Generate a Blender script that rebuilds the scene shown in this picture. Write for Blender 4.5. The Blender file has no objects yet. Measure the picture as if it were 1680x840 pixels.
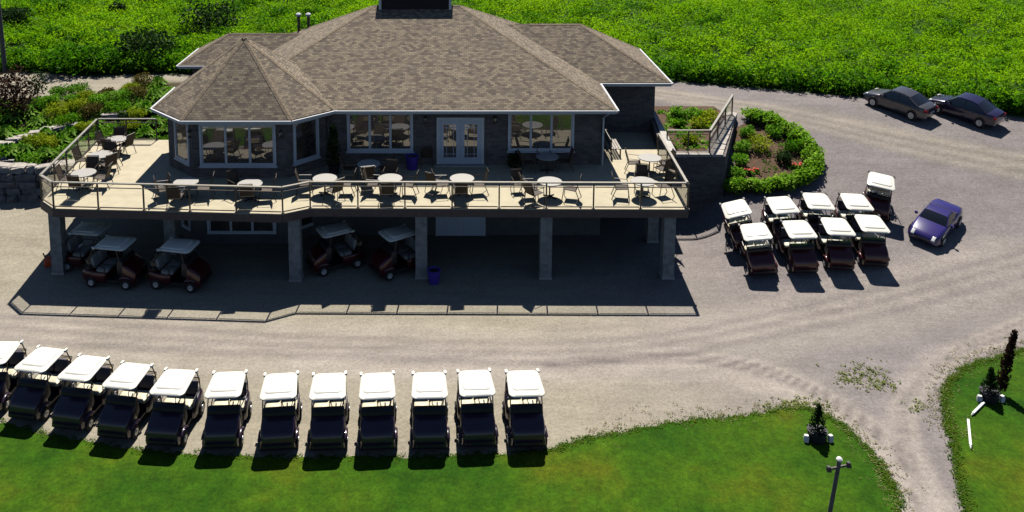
import bpy, math, random
import numpy as np
from mathutils import Vector
R = math.radians
rng = np.random.default_rng(7)
random.seed(7)
scene = bpy.context.scene
col = scene.collection

# ------------------------------------------------------------------ camera
CAM_H, FPX, PITCH, CX, HORIZON = 18.5, 1400.0, R(8.0), 736.0, -250.0
CY = HORIZON + FPX*math.tan(PITCH)
cam = bpy.data.cameras.new('camera'); camo = bpy.data.objects.new('camera', cam); col.objects.link(camo)
camo.location = (0, 0, CAM_H); camo.rotation_euler = (R(90)-PITCH, 0, 0)
cam.sensor_fit = 'HORIZONTAL'; cam.sensor_width = 36; cam.lens = FPX/1680*36
cam.shift_x = (840-CX)/1680; cam.shift_y = -(420-CY)/1680
cam.clip_end = 3000
scene.camera = camo
# ------------------------------------------------------------------ sky, sun, exposure
SHX, SHY = -0.05, -0.66            # shadow offset per metre of height
sunv = Vector((-SHX, -SHY, 1)).normalized()
SUN_EL = math.asin(sunv.z); SUN_AZ = math.atan2(sunv.x, sunv.y)
w = bpy.data.worlds.new('World'); scene.world = w; w.use_nodes = True
nt = w.node_tree; bg = nt.nodes['Background']
sky = nt.nodes.new('ShaderNodeTexSky'); sky.sky_type = 'NISHITA'; sky.sun_disc = False
sky.altitude = 2500; sky.dust_density = 0.2; sky.ozone_density = 3.0
sky.sun_elevation = SUN_EL; sky.sun_rotation = SUN_AZ
nt.links.new(sky.outputs[0], bg.inputs[0]); bg.inputs[1].default_value = 0.05
sl = bpy.data.lights.new('sun', 'SUN'); sl.energy = 5.0; sl.angle = R(0.5); sl.color = (1.0, 0.95, 0.86)
so = bpy.data.objects.new('sun', sl); col.objects.link(so); so.location = (0, 40, 60)
so.rotation_euler = (-sunv).to_track_quat('-Z', 'Y').to_euler()
vs = scene.view_settings; vs.view_transform = 'Standard'; vs.look = 'None'; vs.exposure = 0.42; vs.gamma = 1
scene.cycles.max_bounces = 8; scene.cycles.diffuse_bounces = 0; scene.cycles.transparent_max_bounces = 16

# ------------------------------------------------------------------ pixel helpers (photo 1680x840 -> world)
cp, sp = math.cos(PITCH), math.sin(PITCH)
def ray(x, y):
    a = (x-CX)/FPX; b = -(y-CY)/FPX
    return (a, cp+b*sp, -sp+b*cp)
def P(x, y, z=0.0):
    d = ray(x, y); t = (z-CAM_H)/d[2]; return Vector((d[0]*t, d[1]*t, z))
def PY(x, y, Y):
    d = ray(x, y); t = Y/d[1]; return Vector((d[0]*t, Y, CAM_H+d[2]*t))
def ss(a, b, x):
    t = np.clip((x-a)/(b-a), 0, 1); return t*t*(3-2*t)
def hgt(X, Y):
    X = np.asarray(X, float); Y = np.asarray(Y, float)
    t = np.clip((Y-32)/18, 0, 1); ramp = 3.1*(0.65*t+0.35*t*t*(3-2*t))
    mid = 3.1*np.clip((Y-41.6)/9, 0, 1)
    left = 0.3*np.clip((Y-32)/10, 0, 1)+1.6*ss(42.9, 43.9, Y)+1.2*np.clip((Y-44)/7, 0, 1)
    wr = ss(11.5, 15.5, X); wl = 1-ss(-19.6, -18.4, X)
    z = mid*(1-wr)*(1-wl)+ramp*wr+left*wl
    und = ss(54, 62, Y)*(0.35*np.sin(X*.21+Y*.13)+0.25*np.sin(X*.37-Y*.29+1)+0.2*np.sin(X*.09+2))
    return z+und*0.8
def h1(x, y): return float(hgt(x, y))
def G(x, y, dz=0.0):
    z = 0.0
    for _ in range(30):
        q = P(x, y, z+dz); z = 0.5*z+0.5*h1(q.x, q.y)
    q = P(x, y, z+dz); q.z = z; return q

# ------------------------------------------------------------------ mesh builder
class MB:
    def __init__(s): s.v = []; s.f = []
    def add(s, vs_, fs):
        o = len(s.v); s.v += [tuple(v) for v in vs_]; s.f += [tuple(i+o for i in f) for f in fs]; return s
    def box(s, x0, x1, y0, y1, z0, z1):
        return s.add([(x0,y0,z0),(x1,y0,z0),(x1,y1,z0),(x0,y1,z0),(x0,y0,z1),(x1,y0,z1),(x1,y1,z1),(x0,y1,z1)],
                     [(0,3,2,1),(4,5,6,7),(0,1,5,4),(1,2,6,5),(2,3,7,6),(3,0,4,7)])
    def obox(s, p, u, v, n, w_, h_, d0, d1):        # oriented: corner p, u*w, v*h, depth along n
        p, u, v, n = map(Vector, (p, u, v, n)); c = []
        for d in (d0, d1):
            for (a, b) in ((0,0),(1,0),(1,1),(0,1)): c.append(p+u*(a*w_)+v*(b*h_)+n*d)
        return s.add(c, [(0,3,2,1),(4,5,6,7),(0,1,5,4),(1,2,6,5),(2,3,7,6),(3,0,4,7)])
    def bar(s, a, b, r, n=6, r2=None):
        a, b = Vector(a), Vector(b); d = (b-a).normalized(); r2 = r if r2 is None else r2
        u = d.cross(Vector((0,0,1)) if abs(d.z) < .9 else Vector((1,0,0))).normalized(); v = d.cross(u)
        ring = lambda c, q: [c+u*(q*math.cos(2*math.pi*i/n))+v*(q*math.sin(2*math.pi*i/n)) for i in range(n)]
        fs = [(i, (i+1)%n, n+(i+1)%n, n+i) for i in range(n)]+[tuple(range(n-1,-1,-1)), tuple(range(n,2*n))]
        return s.add(ring(a, r)+ring(b, r2), fs)
    def sbar(s, a, b, w_, h_):                      # rectangular bar, height along z-ish
        a, b = Vector(a), Vector(b); d = (b-a).normalized()
        u = d.cross(Vector((0,0,1)) if abs(d.z) < .95 else Vector((0,1,0))).normalized(); v = u.cross(d)
        c = []
        for q in (a, b):
            for (i, j) in ((-1,-1),(1,-1),(1,1),(-1,1)): c.append(q+u*(i*w_/2)+v*(j*h_/2))
        return s.add(c, [(0,1,2,3),(7,6,5,4),(0,4,5,1),(1,5,6,2),(2,6,7,3),(3,7,4,0)])
    def path(s, pts, r, n=6):
        for a, b in zip(pts[:-1], pts[1:]): s.bar(a, b, r, n)
        return s
    def loft(s, rings, caps=True):
        n = len(rings[0]); vs_ = [v for r in rings for v in r]; fs = []
        for k in range(len(rings)-1):
            for i in range(n): fs.append((k*n+i, k*n+(i+1)%n, (k+1)*n+(i+1)%n, (k+1)*n+i))
        if caps: fs += [tuple(range(n-1,-1,-1)), tuple(range((len(rings)-1)*n, len(rings)*n))]
        return s.add(vs_, fs)
    def lathe(s, prof, c=(0,0,0), n=16, axis='z'):
        rings = []
        for r, h in prof:
            ring = []
            for i in range(n):
                a = 2*math.pi*i/n; x, y = r*math.cos(a), r*math.sin(a)
                ring.append((c[0]+x, c[1]+y, c[2]+h) if axis == 'z' else (c[0]+h, c[1]+x, c[2]+y))
            rings.append(ring)
        return s.loft(rings)
    def poly(s, pts, z0, z1):
        n = len(pts)
        return s.add([(p[0],p[1],z0) for p in pts]+[(p[0],p[1],z1) for p in pts],
                     [tuple(range(n-1,-1,-1)), tuple(range(n,2*n))]+[(i,(i+1)%n,n+(i+1)%n,n+i) for i in range(n)])
    def mesh(s, name, mat, smooth=False):
        me = bpy.data.meshes.new(name); me.from_pydata([tuple(v) for v in s.v], [], s.f); me.update()
        import bmesh
        bm = bmesh.new(); bm.from_mesh(me); bmesh.ops.recalc_face_normals(bm, faces=bm.faces)
        uv = bm.loops.layers.uv.new('UVMap')
        for fa in bm.faces:
            nn = fa.normal
            u = Vector((0,0,1)).cross(nn)
            u = u.normalized() if u.length > .05 else Vector((1,0,0))
            vv = nn.cross(u)
            for lp in fa.loops: lp[uv].uv = (lp.vert.co.dot(u), lp.vert.co.dot(vv))
        bm.to_mesh(me); bm.free()
        if smooth:
            me.polygons.foreach_set('use_smooth', [True]*len(me.polygons)); me.set_sharp_from_angle(angle=R(38))
        me.materials.append(M[mat]); return me
    def build(s, name, mat, parent=None, smooth=False):
        o = bpy.data.objects.new(name, s.mesh(name, mat, smooth)); col.objects.link(o); o.parent = parent; return o
def ringxz(y, wb, wt, z0, z1, r, n=4):
    """rounded section in the XZ plane at y: bottom half width wb, top half width wt"""
    pts = []
    for (cx_, cz, a0, ww) in ((1,1,0,wt),(-1,1,90,wt),(-1,-1,180,wb),(1,-1,270,wb)):
        px = cx_*(ww-r); pz = (z1-r) if cz > 0 else (z0+r*.5)
        for k in range(n):
            a = R(a0+90*k/(n-1)); pts.append((px+r*math.cos(a), y, pz+(r if cz > 0 else r*.5)*math.sin(a)))
    return pts
def rrect(x0, x1, y0, y1, r, z, n=5):
    pts = []
    for (cx_, cy_, a0) in ((x1-r,y1-r,0),(x0+r,y1-r,90),(x0+r,y0+r,180),(x1-r,y0+r,270)):
        for k in range(n):
            a = R(a0+90*k/(n-1)); pts.append((cx_+r*math.cos(a), cy_+r*math.sin(a), z))
    return pts
def tag(o, label=None, cat=None, group=None, kind=None):
    if label: o['label'] = label
    if cat: o['category'] = cat
    if group: o['group'] = group
    if kind: o['kind'] = kind
    return o
def thing(name, label, cat, loc=(0,0,0), rz=0.0, group=None):
    o = bpy.data.objects.new(name, None); col.objects.link(o); o.empty_display_size = .2
    o.location = loc; o.rotation_euler = (0, 0, rz); return tag(o, label, cat, group)
KIDS = {}
def children(o): return [c for c in bpy.data.objects if c.parent == o]
def copy_tree(o, parent=None):
    c = o.copy(); col.objects.link(c); c.parent = parent
    if o.name not in KIDS: KIDS[o.name] = children(o)
    for ch in KIDS[o.name]: copy_tree(ch, c)
    return c

# ------------------------------------------------------------------ materials
M = {}
def mat(name, base=(.5,.5,.5), rough=.6, metal=0.0, spec=.5, var=0.12, vscale=6.0, bump=0.0, bscale=30.0, coat=0.0):
    m = bpy.data.materials.new(name); m.use_nodes = True; n = m.node_tree.nodes; l = m.node_tree.links
    b = n['Principled BSDF']; b.inputs['Roughness'].default_value = rough; b.inputs['Metallic'].default_value = metal
    b.inputs['Specular IOR Level'].default_value = spec
    if coat: b.inputs['Coat Weight'].default_value = coat; b.inputs['Coat Roughness'].default_value = .05
    tc = n.new('ShaderNodeTexCoord'); no = n.new('ShaderNodeTexNoise'); no.inputs['Scale'].default_value = vscale
    no.inputs['Detail'].default_value = 6; l.new(tc.outputs['Object'], no.inputs['Vector'])
    mx = n.new('ShaderNodeMix'); mx.data_type = 'RGBA'
    mx.inputs[6].default_value = tuple(c*(1-var) for c in base)+(1,); mx.inputs[7].default_value = tuple(min(1, c*(1+var)) for c in base)+(1,)
    mr = n.new('ShaderNodeMapRange'); mr.inputs[1].default_value = .3; mr.inputs[2].default_value = .7
    l.new(no.outputs[0], mr.inputs[0]); l.new(mr.outputs[0], mx.inputs[0]); l.new(mx.outputs[2], b.inputs['Base Color'])
    if bump:
        n2 = n.new('ShaderNodeTexNoise'); n2.inputs['Scale'].default_value = bscale; n2.inputs['Detail'].default_value = 4
        l.new(tc.outputs['Object'], n2.inputs['Vector'])
        bp = n.new('ShaderNodeBump'); bp.inputs['Strength'].default_value = bump; bp.inputs['Distance'].default_value = .02
        l.new(n2.outputs[0], bp.inputs['Height']); l.new(bp.outputs[0], b.inputs['Normal'])
    M[name] = m; return m
def brickmat(name, c1, c2, mortar, bw, rh, ms=.008, rough=.85, patch=.25, bump=.5):
    m = bpy.data.materials.new(name); m.use_nodes = True; n = m.node_tree.nodes; l = m.node_tree.links
    b = n['Principled BSDF']; b.inputs['Roughness'].default_value = rough; b.inputs['Specular IOR Level'].default_value = .25
    tc = n.new('ShaderNodeTexCoord'); br = n.new('ShaderNodeTexBrick'); l.new(tc.outputs['UV'], br.inputs['Vector'])
    br.inputs['Scale'].default_value = 1; br.inputs['Brick Width'].default_value = bw; br.inputs['Row Height'].default_value = rh
    br.inputs['Mortar Size'].default_value = ms; br.inputs['Color1'].default_value = c1+(1,); br.inputs['Color2'].default_value = c2+(1,)
    br.inputs['Mortar'].default_value = mortar+(1,); br.inputs['Bias'].default_value = 0.0; br.inputs['Mortar Smooth'].default_value = .3
    no = n.new('ShaderNodeTexNoise'); no.inputs['Scale'].default_value = 3.2; no.inputs['Detail'].default_value = 9; no.inputs['Roughness'].default_value = .75
    l.new(tc.outputs['Object'], no.inputs['Vector'])
    mr = n.new('ShaderNodeMapRange'); mr.inputs[1].default_value = .3; mr.inputs[2].default_value = .7
    mr.inputs[3].default_value = 1-patch; mr.inputs[4].default_value = 1+patch; l.new(no.outputs[0], mr.inputs[0])
    mu = n.new('ShaderNodeMix'); mu.data_type = 'RGBA'; mu.blend_type = 'MULTIPLY'; mu.inputs[0].default_value = 1
    l.new(br.outputs['Color'], mu.inputs[6]); l.new(mr.outputs[0], mu.inputs[7]); l.new(mu.outputs[2], b.inputs['Base Color'])
    bp = n.new('ShaderNodeBump'); bp.inputs['Strength'].default_value = bump; bp.inputs['Distance'].default_value = .015; bp.invert = True
    l.new(br.outputs['Fac'], bp.inputs['Height']); l.new(bp.outputs[0], b.inputs['Normal'])
    M[name] = m
def leafmat(name, dark, mid, light, transl=.35, rough=.55):
    m = bpy.data.materials.new(name); m.use_nodes = True; n = m.node_tree.nodes; l = m.node_tree.links
    b = n['Principled BSDF']; b.inputs['Roughness'].default_value = rough; b.inputs['Specular IOR Level'].default_value = .06
    at = n.new('ShaderNodeAttribute'); at.attribute_name = 'tone'
    cr = n.new('ShaderNodeValToRGB'); e = cr.color_ramp.elements
    e[0].position = 0; e[0].color = dark+(1,); e[1].position = 1; e[1].color = light+(1,)
    q = e.new(.5); q.color = mid+(1,)
    l.new(at.outputs['Fac'], cr.inputs[0]); l.new(cr.outputs[0], b.inputs['Base Color'])
    tr = n.new('ShaderNodeBsdfTranslucent'); l.new(cr.outputs[0], tr.inputs[0])
    mx = n.new('ShaderNodeMixShader'); mx.inputs[0].default_value = transl
    l.new(b.outputs[0], mx.inputs[1]); l.new(tr.outputs[0], mx.inputs[2]); l.new(mx.outputs[0], n['Material Output'].inputs[0])
    M[name] = m
def glassmat(name, tint, base_mix, ior=1.45):
    m = bpy.data.materials.new(name); m.use_nodes = True; n = m.node_tree.nodes; l = m.node_tree.links
    n.remove(n['Principled BSDF'])
    tr = n.new('ShaderNodeBsdfTransparent'); tr.inputs[0].default_value = tint+(1,)
    gl = n.new('ShaderNodeBsdfGlossy'); gl.inputs['Roughness'].default_value = .03
    no = n.new('ShaderNodeTexNoise'); no.inputs['Scale'].default_value = .7
    bp = n.new('ShaderNodeBump'); bp.inputs['Strength'].default_value = .04; l.new(no.outputs[0], bp.inputs['Height']); l.new(bp.outputs[0], gl.inputs['Normal'])
    lw = n.new('ShaderNodeLayerWeight'); lw.inputs[0].default_value = .5
    fr = n.new('ShaderNodeMath'); fr.operation = 'POWER'; fr.inputs[1].default_value = 4.0; l.new(lw.outputs['Facing'], fr.inputs[0])
    ad = n.new('ShaderNodeMath'); ad.operation = 'ADD'; ad.inputs[1].default_value = base_mix; ad.use_clamp = True; l.new(fr.outputs[0], ad.inputs[0])
    mx = n.new('ShaderNodeMixShader'); l.new(ad.outputs[0], mx.inputs[0]); l.new(tr.outputs[0], mx.inputs[1]); l.new(gl.outputs[0], mx.inputs[2])
    l.new(mx.outputs[0], n['Material Output'].inputs[0]); M[name] = m

mat('white_roof', (.82,.79,.70), .35, var=.05, vscale=3)
mat('white_trim', (.72,.73,.76), .4, var=.05)
mat('gutter', (.70,.70,.72), .4, var=.05)
mat('plum_body', (.028,.014,.034), .3, var=.1, coat=.4)
mat('maroon_body', (.065,.006,.010), .3, var=.12, coat=.4)
mat('black_plastic', (.018,.018,.022), .5, var=.2)
mat('cream_vinyl', (.66,.60,.44), .5, var=.08)
mat('shade_grey_vinyl', (.30,.29,.27), .5, var=.1)  # seat vinyl for carts under the deck, its shade put into the colour
mat('shade_navy_vinyl', (.035,.03,.06), .5, var=.1)  # seat backs: shade on their front faces painted as a dark colour
mat('tan_canvas', (.34,.27,.15), .8, var=.15, bump=.3)
mat('tyre', (.02,.02,.02), .85, var=.2)
mat('rim', (.62,.62,.62), .4, metal=.5, var=.1)
mat('tube_black', (.025,.022,.025), .4, var=.1)
mat('lamp_clear', (.75,.75,.72), .15, var=.05)
mat('lamp_red', (.5,.02,.015), .2, var=.05)
mat('silver_paint', (.10,.095,.105), .25, metal=.4, var=.03, coat=.6)
mat('violet_black_paint', (.018,.012,.05), .25, var=.05, coat=.8)
mat('blue_paint', (.030,.018,.15), .28, var=.05, coat=.8)
mat('car_glass', (.012,.014,.02), .05, spec=1.0, var=.0)
mat('chrome', (.6,.6,.62), .2, metal=.9, var=.02)
mat('deck_floor', (.47,.41,.29), .8, var=.10, vscale=2.2, bump=.15, bscale=20)
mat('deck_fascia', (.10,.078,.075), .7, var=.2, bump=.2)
mat('rail_bronze', (.085,.068,.055), .45, var=.15)
mat('rail_cap', (.36,.33,.28), .4, metal=.3, var=.1)
mat('column_stone', (.33,.31,.29), .9, var=.28, vscale=5, bump=.6, bscale=25)
mat('concrete', (.46,.44,.40), .9, var=.15, vscale=3, bump=.3)
mat('soffit', (.5,.5,.5), .6, var=.05)
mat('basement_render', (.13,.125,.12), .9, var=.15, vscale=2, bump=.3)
mat('door_paint', (.62,.66,.74), .4, var=.05)
mat('sling_brown', (.055,.038,.026), .7, var=.2)
mat('chair_metal', (.06,.045,.035), .45, var=.1)
mat('table_white', (.42,.40,.37), .4, var=.04)
mat('bin_blue', (.10,.05,.42), .5, var=.1)
mat('can_red', (.55,.06,.01), .45, var=.1)
mat('wood_pole', (.16,.14,.125), .85, var=.25, bump=.5)
mat('stone', (.23,.20,.185), .9, var=.3, vscale=2.5, bump=.8, bscale=9)
mat('stone_pale', (.42,.38,.34), .9, var=.2, vscale=2.5, bump=.6, bscale=9)
mat('mulch', (.085,.045,.022), .95, var=.4, vscale=7, bump=.9, bscale=20)
mat('bark', (.09,.06,.04), .9, var=.3, bump=.6)
mat('white_paint', (.78,.78,.74), .5, var=.06)
mat('pot_dark', (.022,.02,.03), .6, var=.2)
mat('metal_grey', (.35,.35,.36), .5, metal=.6, var=.1)
mat('flower_red', (.6,.05,.02), .6, var=.3, vscale=20)
mat('flower_white', (.8,.8,.75), .6, var=.1, vscale=20)
brickmat('shingles', (.305,.25,.178), (.125,.10,.084), (.11,.092,.078), .23, .13, .010, .95, .2, .4)
brickmat('ridge_shingle', (.30,.24,.17), (.23,.18,.13), (.14,.11,.09), .30, .2, .012, .95, .2, .5)
brickmat('facade_brick', (.215,.18,.16), (.13,.11,.10), (.19,.17,.155), .40, .13, .012, .9, .25, .5)
brickmat('cupola_siding', (.022,.02,.028), (.018,.016,.024), (.008,.008,.01), 6., .15, .012, .7, .2, .5)
leafmat('leaf_field', (.09,.17,.006), (.18,.43,.004), (.33,.55,.006), .55)
leafmat('leaf_edge', (.03,.10,.005), (.075,.25,.005), (.20,.42,.008), .45)
leafmat('leaf_dark', (.010,.028,.008), (.022,.055,.012), (.05,.10,.02), .3)
leafmat('leaf_bright', (.06,.19,.010), (.15,.38,.015), (.32,.54,.08), .5)
leafmat('leaf_lime', (.10,.26,.012), (.22,.46,.02), (.42,.62,.10), .5)
leafmat('leaf_yellow', (.13,.21,.01), (.28,.38,.012), (.48,.54,.03), .45)
leafmat('leaf_purple', (.03,.016,.012), (.06,.032,.022), (.09,.055,.035), .25)
leafmat('leaf_russet', (.05,.04,.010), (.12,.10,.02), (.20,.19,.04), .3)
leafmat('grass_blade', (.035,.11,.003), (.06,.135,.004), (.13,.15,.008), .3)
leafmat('dry_weed', (.10,.15,.02), (.19,.24,.04), (.32,.33,.10), .35)
leafmat('dry_grass', (.15,.15,.05), (.26,.25,.10), (.38,.34,.17), .3)
glassmat('rail_glass', (.985,.99,.985), .0)
glassmat('clear_screen', (.88,.91,.93), .05)
# window pane: dark reflective
def panemat():
    m = bpy.data.materials.new('window_pane'); m.use_nodes = True; n = m.node_tree.nodes; l = m.node_tree.links
    b = n['Principled BSDF']; b.inputs['Roughness'].default_value = .5
    tc = n.new('ShaderNodeTexCoord'); no = n.new('ShaderNodeTexNoise'); no.inputs['Scale'].default_value = 1.4; no.inputs['Detail'].default_value = 3
    l.new(tc.outputs['Object'], no.inputs['Vector'])
    cr = n.new('ShaderNodeValToRGB'); cr.color_ramp.elements[0].color = (.012,.010,.012,1); cr.color_ramp.elements[0].position = .45
    cr.color_ramp.elements[1].color = (.06,.04,.03,1); cr.color_ramp.elements[1].position = .62
    l.new(no.outputs[0], cr.inputs[0]); l.new(cr.outputs[0], b.inputs['Base Color'])
    gl = n.new('ShaderNodeBsdfGlossy'); gl.inputs['Roughness'].default_value = .02; gl.inputs[0].default_value = (.9,.92,1,1)
    mx = n.new('ShaderNodeMixShader'); mx.inputs[0].default_value = .16
    l.new(b.outputs[0], mx.inputs[1]); l.new(gl.outputs[0], mx.inputs[2]); l.new(mx.outputs[0], n['Material Output'].inputs[0]); M['window_pane'] = m
panemat()
def groundmat():
    m = bpy.data.materials.new('gravel'); m.use_nodes = True; n = m.node_tree.nodes; l = m.node_tree.links
    b = n['Principled BSDF']; b.inputs['Roughness'].default_value = .95; b.inputs['Specular IOR Level'].default_value = .15
    at = n.new('ShaderNodeAttribute'); at.attribute_name = 'gcol'
    tc = n.new('ShaderNodeTexCoord')
    def noise(s, d, lo, hi, stretch=None):
        no = n.new('ShaderNodeTexNoise'); no.inputs['Scale'].default_value = s; no.inputs['Detail'].default_value = d; no.inputs['Roughness'].default_value = .7
        if stretch:
            mp = n.new('ShaderNodeMapping'); mp.inputs['Scale'].default_value = stretch; l.new(tc.outputs['Object'], mp.inputs[0]); l.new(mp.outputs[0], no.inputs['Vector'])
        else: l.new(tc.outputs['Object'], no.inputs['Vector'])
        mr = n.new('ShaderNodeMapRange'); mr.inputs[1].default_value = .28; mr.inputs[2].default_value = .72; mr.inputs[3].default_value = lo; mr.inputs[4].default_value = hi
        l.new(no.outputs[0], mr.inputs[0]); return no, mr
    n1, m1 = noise(.35, 8, .86, 1.12); n2, m2 = noise(8., 7, .74, 1.26); n3, m3 = noise(24., 3, .70, 1.32); n4, m4 = noise(1.0, 7, .84, 1.14, (.28,1.5,1))
    c = at.outputs['Color']
    for q in (m1, m2, m3, m4):
        mu = n.new('ShaderNodeMix'); mu.data_type = 'RGBA'; mu.blend_type = 'MULTIPLY'; mu.inputs[0].default_value = 1
        l.new(c, mu.inputs[6]); l.new(q.outputs[0], mu.inputs[7]); c = mu.outputs[2]
    l.new(c, b.inputs['Base Color'])
    bp = n.new('ShaderNodeBump'); bp.inputs['Strength'].default_value = .5; bp.inputs['Distance'].default_value = .03
    l.new(n2.outputs[0], bp.inputs['Height']); l.new(bp.outputs[0], b.inputs['Normal']); M['gravel'] = m
groundmat()
def lawnmat():
    m = bpy.data.materials.new('lawn'); m.use_nodes = True; n = m.node_tree.nodes; l = m.node_tree.links
    b = n['Principled BSDF']; b.inputs['Roughness'].default_value = .9; b.inputs['Specular IOR Level'].default_value = .1
    tc = n.new('ShaderNodeTexCoord')
    no = n.new('ShaderNodeTexNoise'); no.inputs['Scale'].default_value = .24; no.inputs['Detail'].default_value = 5; no.inputs['Roughness'].default_value = .6
    l.new(tc.outputs['Object'], no.inputs['Vector'])
    cr = n.new('ShaderNodeValToRGB'); e = cr.color_ramp.elements
    e[0].position = .38; e[0].color = (.020,.070,.002,1); e[1].position = .66; e[1].color = (.076,.100,.004,1)
    q = e.new(.53); q.color = (.042,.098,.003,1)
    l.new(no.outputs[0], cr.inputs[0]); c = cr.outputs[0]
    for s, d, lo, hi in ((2.2, 7, .78, 1.22), (9., 6, .75, 1.25), (34., 4, .6, 1.4)):
        n2 = n.new('ShaderNodeTexNoise'); n2.inputs['Scale'].default_value = s; n2.inputs['Detail'].default_value = d; l.new(tc.outputs['Object'], n2.inputs['Vector'])
        mr = n.new('ShaderNodeMapRange'); mr.inputs[1].default_value = .3; mr.inputs[2].default_value = .7; mr.inputs[3].default_value = lo; mr.inputs[4].default_value = hi
        l.new(n2.outputs[0], mr.inputs[0])
        mu = n.new('ShaderNodeMix'); mu.data_type = 'RGBA'; mu.blend_type = 'MULTIPLY'; mu.inputs[0].default_value = 1
        l.new(c, mu.inputs[6]); l.new(mr.outputs[0], mu.inputs[7]); c = mu.outputs[2]
    l.new(c, b.inputs['Base Color'])
    bp = n.new('ShaderNodeBump'); bp.inputs['Strength'].default_value = .6; bp.inputs['Distance'].default_value = .02
    l.new(n2.outputs[0], bp.inputs['Height']); l.new(bp.outputs[0], b.inputs['Normal']); M['lawn'] = m
lawnmat()

# ------------------------------------------------------------------ foliage helper
def leaves(name, matn, cen, rad, per, size, parent=None, up=.3, tone=None, hemi=False, elong=1.7, flat=0.0):
    """cen Nx3, rad Nx3 ellipsoid radii; per leaves each; diamond shaped leaves, tone attribute per leaf"""
    cen = np.asarray(cen, float).reshape(-1,3); rad = np.asarray(rad, float).reshape(-1,3)
    N = len(cen)*per
    c = np.repeat(cen, per, 0); r = np.repeat(rad, per, 0)
    d = rng.normal(size=(N,3)); d /= np.linalg.norm(d, axis=1)[:,None]
    if hemi: d[:,2] = np.abs(d[:,2])
    p = c+d*r*(rng.random((N,1))**.35)
    ax = d*.7+rng.normal(size=(N,3))*.6; ax[:,2] += up; ax /= np.linalg.norm(ax, axis=1)[:,None]
    sd = np.cross(ax, rng.normal(size=(N,3))); sd /= np.linalg.norm(sd, axis=1)[:,None]+1e-9
    if flat:
        nn = rng.normal(size=(N,3))*(1-flat); nn[:,2] += flat; nn[:,1] += .15; nn /= np.linalg.norm(nn, axis=1)[:,None]
        ax = np.cross(nn, rng.normal(size=(N,3))); ax /= np.linalg.norm(ax, axis=1)[:,None]; sd = np.cross(nn, ax)
    s = size*(.6+.8*rng.random((N,1)))
    a = p-ax*s*elong*.5; b = p+ax*s*elong*.5; m_ = p+ax*s*.1
    v = np.stack([a, m_+sd*s*.5, b, m_-sd*s*.5], 1).reshape(-1,3)
    t = np.repeat(rng.random(len(cen)) if tone is None else np.asarray(tone), per)*.65+rng.random(N)*.4-.03
    me = bpy.data.meshes.new(name); me.vertices.add(4*N); me.vertices.foreach_set('co', v.ravel())
    me.loops.add(4*N); me.loops.foreach_set('vertex_index', np.arange(4*N, dtype=np.int32))
    me.polygons.add(N); me.polygons.foreach_set('loop_start', np.arange(0,4*N,4, dtype=np.int32)); me.polygons.foreach_set('loop_total', np.full(N,4,np.int32))
    me.update(calc_edges=True)
    at = me.attributes.new('tone','FLOAT','POINT'); at.data.foreach_set('value', np.repeat(np.clip(t,0,1),4).astype(np.float32))
    me.materials.append(M[matn])
    o = bpy.data.objects.new(name, me); col.objects.link(o); o.parent = parent; return o

# ------------------------------------------------------------------ ground
def seg_dist(X, Y, pts):
    d = np.full(X.shape, 1e9)
    for (a, b) in zip(pts[:-1], pts[1:]):
        ax, ay, bx, by = a[0], a[1], b[0], b[1]; L = (bx-ax)**2+(by-ay)**2+1e-9
        t = np.clip(((X-ax)*(bx-ax)+(Y-ay)*(by-ay))/L, 0, 1)
        d = np.minimum(d, np.hypot(X-ax-t*(bx-ax), Y-ay-t*(by-ay)))
    return d
FIELD = [(-900,70),(-70,60),(-30,57.5),(-24,56.0),(-20.5,56.6),(0,58.5),(14.6,55.2),(25.6,51.4),(33.2,48.2),(60,38),(120,15),(900,-200)]
fx, fy = np.array(FIELD).T
def field_edge(X): return np.interp(X, fx, fy)
def smooth_poly(px):
    pts = [G(*q) for q in px]; out = []
    for i in range(len(pts)-1):
        p0, p1, p2, p3 = pts[max(i-1,0)], pts[i], pts[i+1], pts[min(i+2,len(pts)-1)]
        for k in range(8):
            t = k/8
            out.append(tuple((.5*((2*p1[j])+(-p0[j]+p2[j])*t+(2*p0[j]-5*p1[j]+4*p2[j]-p3[j])*t*t+(-p0[j]+3*p1[j]-3*p2[j]+p3[j])*t**3)) for j in (0,1)))
    out.append((pts[-1].x, pts[-1].y)); return out
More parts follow.
